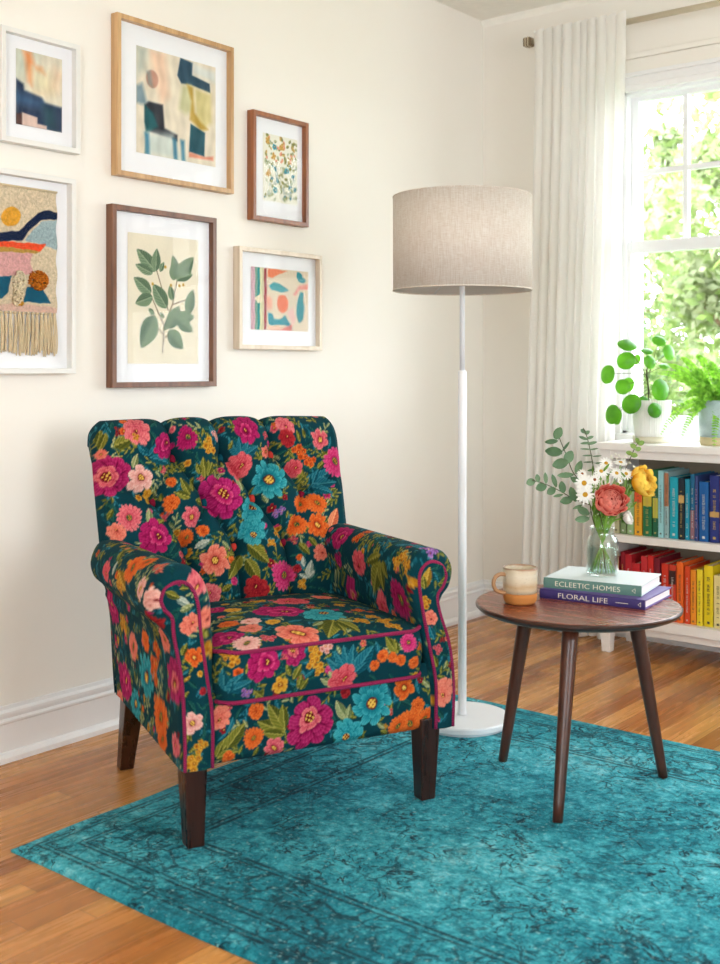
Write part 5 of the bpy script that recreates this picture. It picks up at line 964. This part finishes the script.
LOWER = [
 (612, 619, .215, (120, 20, 34), 'w', 'dark wine-red book at the left end of the lower shelf, behind the vase', None),
 (619.6, 624.2, .232, (140, 22, 36), 'g', 'slim crimson book at the left of the lower shelf, seen beside the vase', None),
 (624.7, 631.8, .226, (178, 30, 40), 'w', 'red book with white lettering third from the left on the lower shelf', None),
 (632.2, 640.4, .197, (188, 34, 40), 'w', 'shortest red book on the lower shelf, mostly behind the table books', None),
 (641.0, 647.8, .225, (196, 44, 48), 'p', 'red book right of the shortest one on the lower shelf', None),
 (648.2, 654.4, .230, (204, 36, 32), 'w', 'tall scarlet book in the middle of the reds on the lower shelf', None),
 (654.9, 661.0, .224, (120, 20, 38), 'd', 'maroon book between the scarlet and vermilion books on the lower shelf', None),
 (662.0, 669.4, .206, (212, 54, 34), 'w', 'vermilion book with a worn top on the lower shelf', None),
 (670.0, 677.0, .205, (206, 62, 40), 'w', 'vermilion book with a dark band near its top on the lower shelf', [(.66, .9, (70, 40, 36))]),
 (677.6, 684.6, .218, (232, 100, 30), 'd', 'orange book on the lower shelf, right of the banded vermilion book', None),
 (685.2, 690.6, .206, (216, 70, 30), 'w', 'deep orange book with white lettering on the lower shelf', None),
 (691.2, 696.8, .195, (236, 140, 34), 'd', 'slim amber book on the lower shelf', None),
 (697.6, 703.2, .200, (236, 206, 44), 'd', 'slim bright yellow book on the lower shelf', None),
 (704.2, 713.0, .216, (228, 200, 26), 'd', 'wide lemon-yellow book, tallest of the yellows on the lower shelf', None),
 (713.8, 722.0, .185, (224, 206, 140), 'd', 'pale cream-yellow short book at the right of the lower shelf', None),
 (722.6, 731, .20, (232, 214, 90), 'd', 'light yellow book just outside the cream-yellow one on the lower shelf', None), (731.6, 740, .21, (236, 226, 180), 'd', 'ivory book second right of the cream-yellow one on the lower shelf', None)]
def px2x(p): return .794+(p-627)*(1.147-.794)/93.-.002*0
for k, (a, b, h, c, ink, lb, blk) in enumerate(UPPER): shelf_book(lb, px2x(a), px2x(b), .4408, h, c, ink, 100+k, block=blk, group='colour-sorted books on the upper shelf', setb=.034+(k*7 % 3)*.002)
for k, (a, b, h, c, ink, lb, blk) in enumerate(LOWER): shelf_book(lb, px2x(a), px2x(b), .1408, h, c, ink, 200+k, block=blk, group='colour-sorted books on the lower shelf', setb=.034+(k*5 % 3)*.002)

# ------------------------------------------------------------------ pilea
PB = np.array([.853, -.172, BT]); KP = 4.30/1135
M['whitepot'] = plain('white_ceramic_pot', (238, 236, 230), .42, .4, nz=.02); M['saucer'] = plain('cream_saucer', (214, 206, 184), .5, .4, nz=.04)
pl = thing('potted_pilea', 'pilea plant with round coin-like leaves in a white ribbed pot on the bookcase', 'potted plant', tuple(PB))
V = []; n = 96; prof = [(.055, .010), (.060, .014), (.0685, .10), (.0705, .158), (.0665, .158), (.0635, .12), (.0001, .12)]; mb = MB(); th = np.linspace(0, 2*math.pi, 192, endpoint=False)
rows = [[((r+(.0009 if (i//2) % 2 else 0)*(0 < j < 4))*math.cos(a), (r+(.0009 if (i//2) % 2 else 0)*(0 < j < 4))*math.sin(a), z) for i, a in enumerate(th)] for j, (r, z) in enumerate(prof)]
mb.grid(np.array(rows), wrap=True); pt = mb.build('pot', M['whitepot'], pl)
MB().lathe([(.0001, .0), (.062, 0), (.0675, .004), (.0695, .024), (.0672, .024), (.064, .010), (.0001, .008)], 96).build('saucer', M['saucer'], pl, smooth=True)
MB().lathe([(.0001, .148), (.03, .149), (.0645, .146)], 48).build('soil', M['soil'], pl, smooth=True)
PC = 653.5
def pp(zx, zy, d=0.): x, y = 595+zx/5.76, 320+zy/5.76; return RV*((x-PC)*KP)+UP*(1.05-(y-370)*KP-BT)+BV*d
trunk = [np.array([0, 0, .14]), pp(322, 460, 0), pp(318, 400, .004), pp(312, 330, .0), pp(308, 285, .0)]; MB().tube(catmull(trunk, 5), .0032, 10).build('trunk', M['darkstem'], pl, smooth=True)
LV = [(180, 142, 54, 36), (185, 235, 48, 52), (72, 312, 32, 52), (252, 228, 17, 30), (292, 178, 36, 19), (312, 243, 36, 40), (358, 122, 38, 32), (420, 190, 38, 44), (372, 400, 56, 61), (325, 512, 42, 45), (203, 478, 46, 57), (155, 382, 35, 45), (208, 372, 27, 43), (97, 537, 33, 54), (135, 550, 18, 50), (398, 262, 30, 18), (285, 450, 25, 20)]
lvs = MB(); stm = MB(); random.seed(6); tp = trunk[-1]
for k, (x, y, rx, ry) in enumerate(LV):
    d = random.uniform(.0, .07) if k not in (3, 12, 14, 16) else random.uniform(-.04, 0); c = pp(x, y, d)
    if k == 16: c = pp(x, y, .02)
    if k == 9: c = pp(x, y, .086)
    if k == 8: c = pp(x, y, .05)
    R0 = max(rx, ry)/5.76*KP; q = min(rx, ry)/max(rx, ry); tl_ = math.acos(min(1, q)); sg = -1 if c[0] < tp[0] else 1
    out = RV*(1 if (x > 300) else -1)
    nrm = BV*math.cos(tl_)+(out if rx < ry else UP)*math.sin(tl_)+UP*.10; nrm /= np.linalg.norm(nrm); Mx = frame_to(nrm, c, random.uniform(0, 6))
    rr, aa = np.meshgrid(np.linspace(0, 1, 8), np.linspace(0, 2*math.pi, 33)[:-1], indexing='ij'); rad = R0*rr*(1+.04*np.sin(aa*2+k)*rr)
    P = np.stack([rad*np.cos(aa), rad*np.sin(aa), R0*(.10*(1-rr**2)-.16*rr**3+.03*np.sin(aa*3+k)*rr**2)], -1); lvs.grid(xf(P.reshape(-1, 3), Mx).reshape(P.shape), wrap=True)
    s0_ = trunk[-1]+(trunk[1]-trunk[-1])*(random.uniform(0, .5) if y < 400 else random.uniform(.3, .8)); e = c+nrm*R0*.02-nrm*.003
    mid = (s0_+e)/2+UP*.012-nrm*.012; stm.tube(bez(s0_, mid, e, 12), .0012, 6)
lvs.build('leaves', M['pilea'], pl, smooth=True); stm.build('leaf_stalks', M['darkstem'], pl, smooth=True)
# ------------------------------------------------------------------ fern
FB = np.array([1.108, -.170, BT]); fn = thing('potted_fern', 'bright green boston fern spilling over a grey pot with a tan foot on the bookcase', 'potted plant', tuple(FB))
t = NT('speckled_grey_pot'); v = t.obj(); sk = t.ramp(t.noise(v, 300., 2.), [(.36, 1.), (.42, 0.)]); M['greypot'] = t.end(t.pbr(t.mix(t.math('MULTIPLY', sk, .4), lin((176, 196, 196)), lin((110, 126, 128))), .5, 0., .4))
M['tanfoot'] = plain('tan_clay_foot', (206, 190, 150), .7, .3, nz=.05)
mb = MB(); mb.lathe([(.0655, .030), (.069, .09), (.0745, .162), (.0705, .162), (.067, .135), (.0001, .133)], 80); mb.build('pot', M['greypot'], fn, smooth=True)
MB().lathe([(.0001, 0), (.0625, 0), (.064, .003), (.0658, .0305), (.060, .0305)], 80).build('pot_foot', M['tanfoot'], fn, smooth=True); MB().lathe([(.0001, .150), (.072, .146)], 48).build('soil', M['soil'], fn, smooth=True)
random.seed(12); fr = MB(); rb = MB()
FR = [(-52, 90, -.02), (-40, 105, 0), (-66, -32, .06), (-46, -36, .07), (-14, -52, .09), (-30, 80, .05), (-20, 110, -.03), (10, 100, 0), (30, 104, .02), (50, 70, .03), (66, 40, .0), (60, 0, .06), (30, -20, .09), (-36, 40, .10), (-10, 60, .10), (16, 50, .10), (44, 40, .08), (-60, 70, -.04), (72, 84, -.02), (56, -30, .05), (0, 84, .06), (-25, 10, .11), (12, -10, .11), (24, 76, -.04), (-34, -8, .09), (-50, 60, .02), (-42, 20, .10), (-18, 34, .12), (8, 20, .12), (34, 10, .11), (-8, 96, .0), (20, 90, .03), (40, 84, .03), (-36, 70, .06), (6, 70, .08)]
TOPZ = .16
for (ax, ay, dd) in FR:
    tip = RV*ax*.0034+UP*(TOPZ-.02+ay*.00165 if ay > 0 else TOPZ-.02+ay*.0030)+BV*(dd+random.uniform(-.015, .015)); base = np.array([random.uniform(-.02, .02), random.uniform(-.02, .02), TOPZ-.02])
    ctl = (base+tip)/2+UP*(.045+.03*random.random())+(tip-base)*.1; ctl[2] = max(ctl[2], TOPZ+.045)
    P = bez(base, ctl, tip, 34); rb.tube(P, np.linspace(.0011, .0005, 34), 5); L = np.linalg.norm(np.diff(P, axis=0), axis=1).sum()
    for j in range(4, 34):
        T = P[min(j+1, 33)]-P[j-1]; T /= np.linalg.norm(T); side = np.cross(T, BV+UP*.35); side /= np.linalg.norm(side); f = j/33.; l = .019*math.sin(math.pi*min(1, .25+.72*f))**.7+.002
        for s in (-1, 1):
            d = side*s+T*.35+UP*random.uniform(-.3, .2)+BV*random.uniform(-.2, .2); nr = np.cross(T, side)*.4+BV*1.+UP*random.uniform(-.2, .9); leaf_blade(fr, P[j], d, nr, l*random.uniform(.75, 1.0), l*.24, n=4, m=3)
fr.build('fronds', M['fern'], fn, smooth=True); rb.build('frond_ribs', M['stem'], fn, smooth=True)

# ------------------------------------------------------------------ garden outside
tag(MB().box(-30, 30, .6, 45, -1.0, -.7).build('lawn', M['grass']), kind='structure')
def tree(name, label, x, y, h, cr, mats, seed, leaves=4200, lsz=.075, low=.2):
    o = thing(name, label, 'tree', (x, y, -.70), 0, 'trees in the garden'); rs = np.random.default_rng(seed); random.seed(seed)
    tr = MB(); tr.tube(catmull([(0, 0, 0), (.1, .05, h*.3), (-.05, .1, h*.6), (.05, 0, h*.9)], 5), np.linspace(.13, .04, 16), 10)
    cl = []
    for k in range(34):
        a = random.uniform(0, 6.28); zz = random.uniform(low, 1.0); r = cr*math.sqrt(random.random())*(1-.45*max(0, zz-.5)); c = np.array([r*math.cos(a), r*math.sin(a), h*zz]); cl.append((c, random.uniform(.35, .7)))
        if k < 12: tr.tube(bez((0, 0, max(.2, h*zz*.55)), (c[0]*.4, c[1]*.4, h*zz*.8), c, 8), np.linspace(.04, .012, 8), 6)
    tr.build('trunk', M['bark'], o, smooth=True)
    for mi, mat in enumerate(mats):
        n = leaves//len(mats); V = np.zeros((n, 4, 3)); ci = rs.integers(0, len(cl), n)
        C_ = np.array([cl[i][0] for i in ci]); Rr = np.array([cl[i][1] for i in ci]); g = rs.normal(size=(n, 3)); g /= np.linalg.norm(g, axis=1)[:, None]
        P = C_+g*(Rr*rs.random(n)**.35)[:, None]; u = rs.normal(size=(n, 3)); u /= np.linalg.norm(u, axis=1)[:, None]; w = np.cross(u, g); w /= np.maximum(np.linalg.norm(w, axis=1)[:, None], 1e-6)
        s = (lsz*rs.uniform(.6, 1.3, n))[:, None]; V[:, 0] = P-u*s; V[:, 1] = P+w*s*.45; V[:, 2] = P+u*s; V[:, 3] = P-w*s*.45; V[..., 2] = np.maximum(V[..., 2], .02)
        mb = MB(); mb.add(V.reshape(-1, 3), np.arange(n*4).reshape(-1, 4).tolist()); mb.build('foliage', M[mat], o)
tree('garden_tree', 'tall leafy green tree seen through the upper right of the window', -.75, 6.2, 4.5, 1.25, ['tree_a', 'tree_b'], 1, 7500)
tree('garden_tree', 'pale yellow-green tree behind the pilea, seen through the left of the window', -3.5, 8.2, 4.2, 1.35, ['tree_b', 'tree_a'], 2, 5200)
tree('garden_shrub', 'deep green rounded shrub seen through the lower window pane', -1.75, 4.2, 2.1, .75, ['tree_c', 'tree_a'], 3, 5000, .055, .1)
tree('garden_tree', 'light green tree in the distance behind the others', -4.7, 13.5, 5.4, 2.0, ['tree_b', 'tree_a'], 5, 5500, .12)

# ------------------------------------------------------------------ daylight
w = bpy.data.worlds.new('sky'); SC.world = w; w.use_nodes = True; nt = w.node_tree; nt.nodes.clear()
bg = nt.nodes.new('ShaderNodeBackground'); ow = nt.nodes.new('ShaderNodeOutputWorld'); bg.inputs[0].default_value = (.86, .94, 1., 1); bg.inputs[1].default_value = SKY
nt.links.new(bg.outputs[0], ow.inputs[0])
sl = bpy.data.lights.new('sun', 'SUN'); sl.energy = SUN; sl.angle = math.radians(1.); sl.color = (1, .95, .86); so = bpy.data.objects.new('sun', sl); COL.objects.link(so)
so.rotation_euler = Vector((.72, .22, -.70)).to_track_quat('-Z', 'Y').to_euler()
def portal(x, y, z, sx, sy, d):
    L = bpy.data.lights.new('window_portal', 'AREA'); L.shape = 'RECTANGLE'; L.size = sx; L.size_y = sy; L.cycles.is_portal = True
    o = bpy.data.objects.new('window_portal', L); COL.objects.link(o); o.location = (x, y, z); o.rotation_euler = Vector(d).to_track_quat('-Z', 'Z').to_euler()
for a, b in WINS: portal((a+b)/2, .16, (WZ0+WZ1)/2, b-a, WZ1-WZ0, (0, -1, 0))
for a, b in FILL_WIN: portal((a+b)/2, RY-.16, 1.35, b-a, 1.8, (0, 1, 0))
for a, b in SW: portal(RX+.16, (a+b)/2, 1.375, b-a, 1.65, (-1, 0, 0))

cam = bpy.data.cameras.new('camera'); co = bpy.data.objects.new('camera', cam); COL.objects.link(co); SC.camera = co
co.location = (2.6637, -4.1519, 1.05); co.rotation_euler = (math.pi/2, 0, math.atan(915/1135.))
cam.sensor_fit = 'HORIZONTAL'; cam.sensor_width = 36; cam.lens = 1135/720*36; cam.shift_y = -(482-370)/720.; cam.clip_start = .05; cam.clip_end = 200
cam.dof.use_dof = True; cam.dof.focus_distance = 3.2; cam.dof.aperture_fstop = 5.6
SC.view_settings.view_transform = 'Standard'; SC.view_settings.look = 'None'; SC.view_settings.gamma = 1; SC.view_settings.exposure = EXPO; SC.view_settings.use_curve_mapping = False
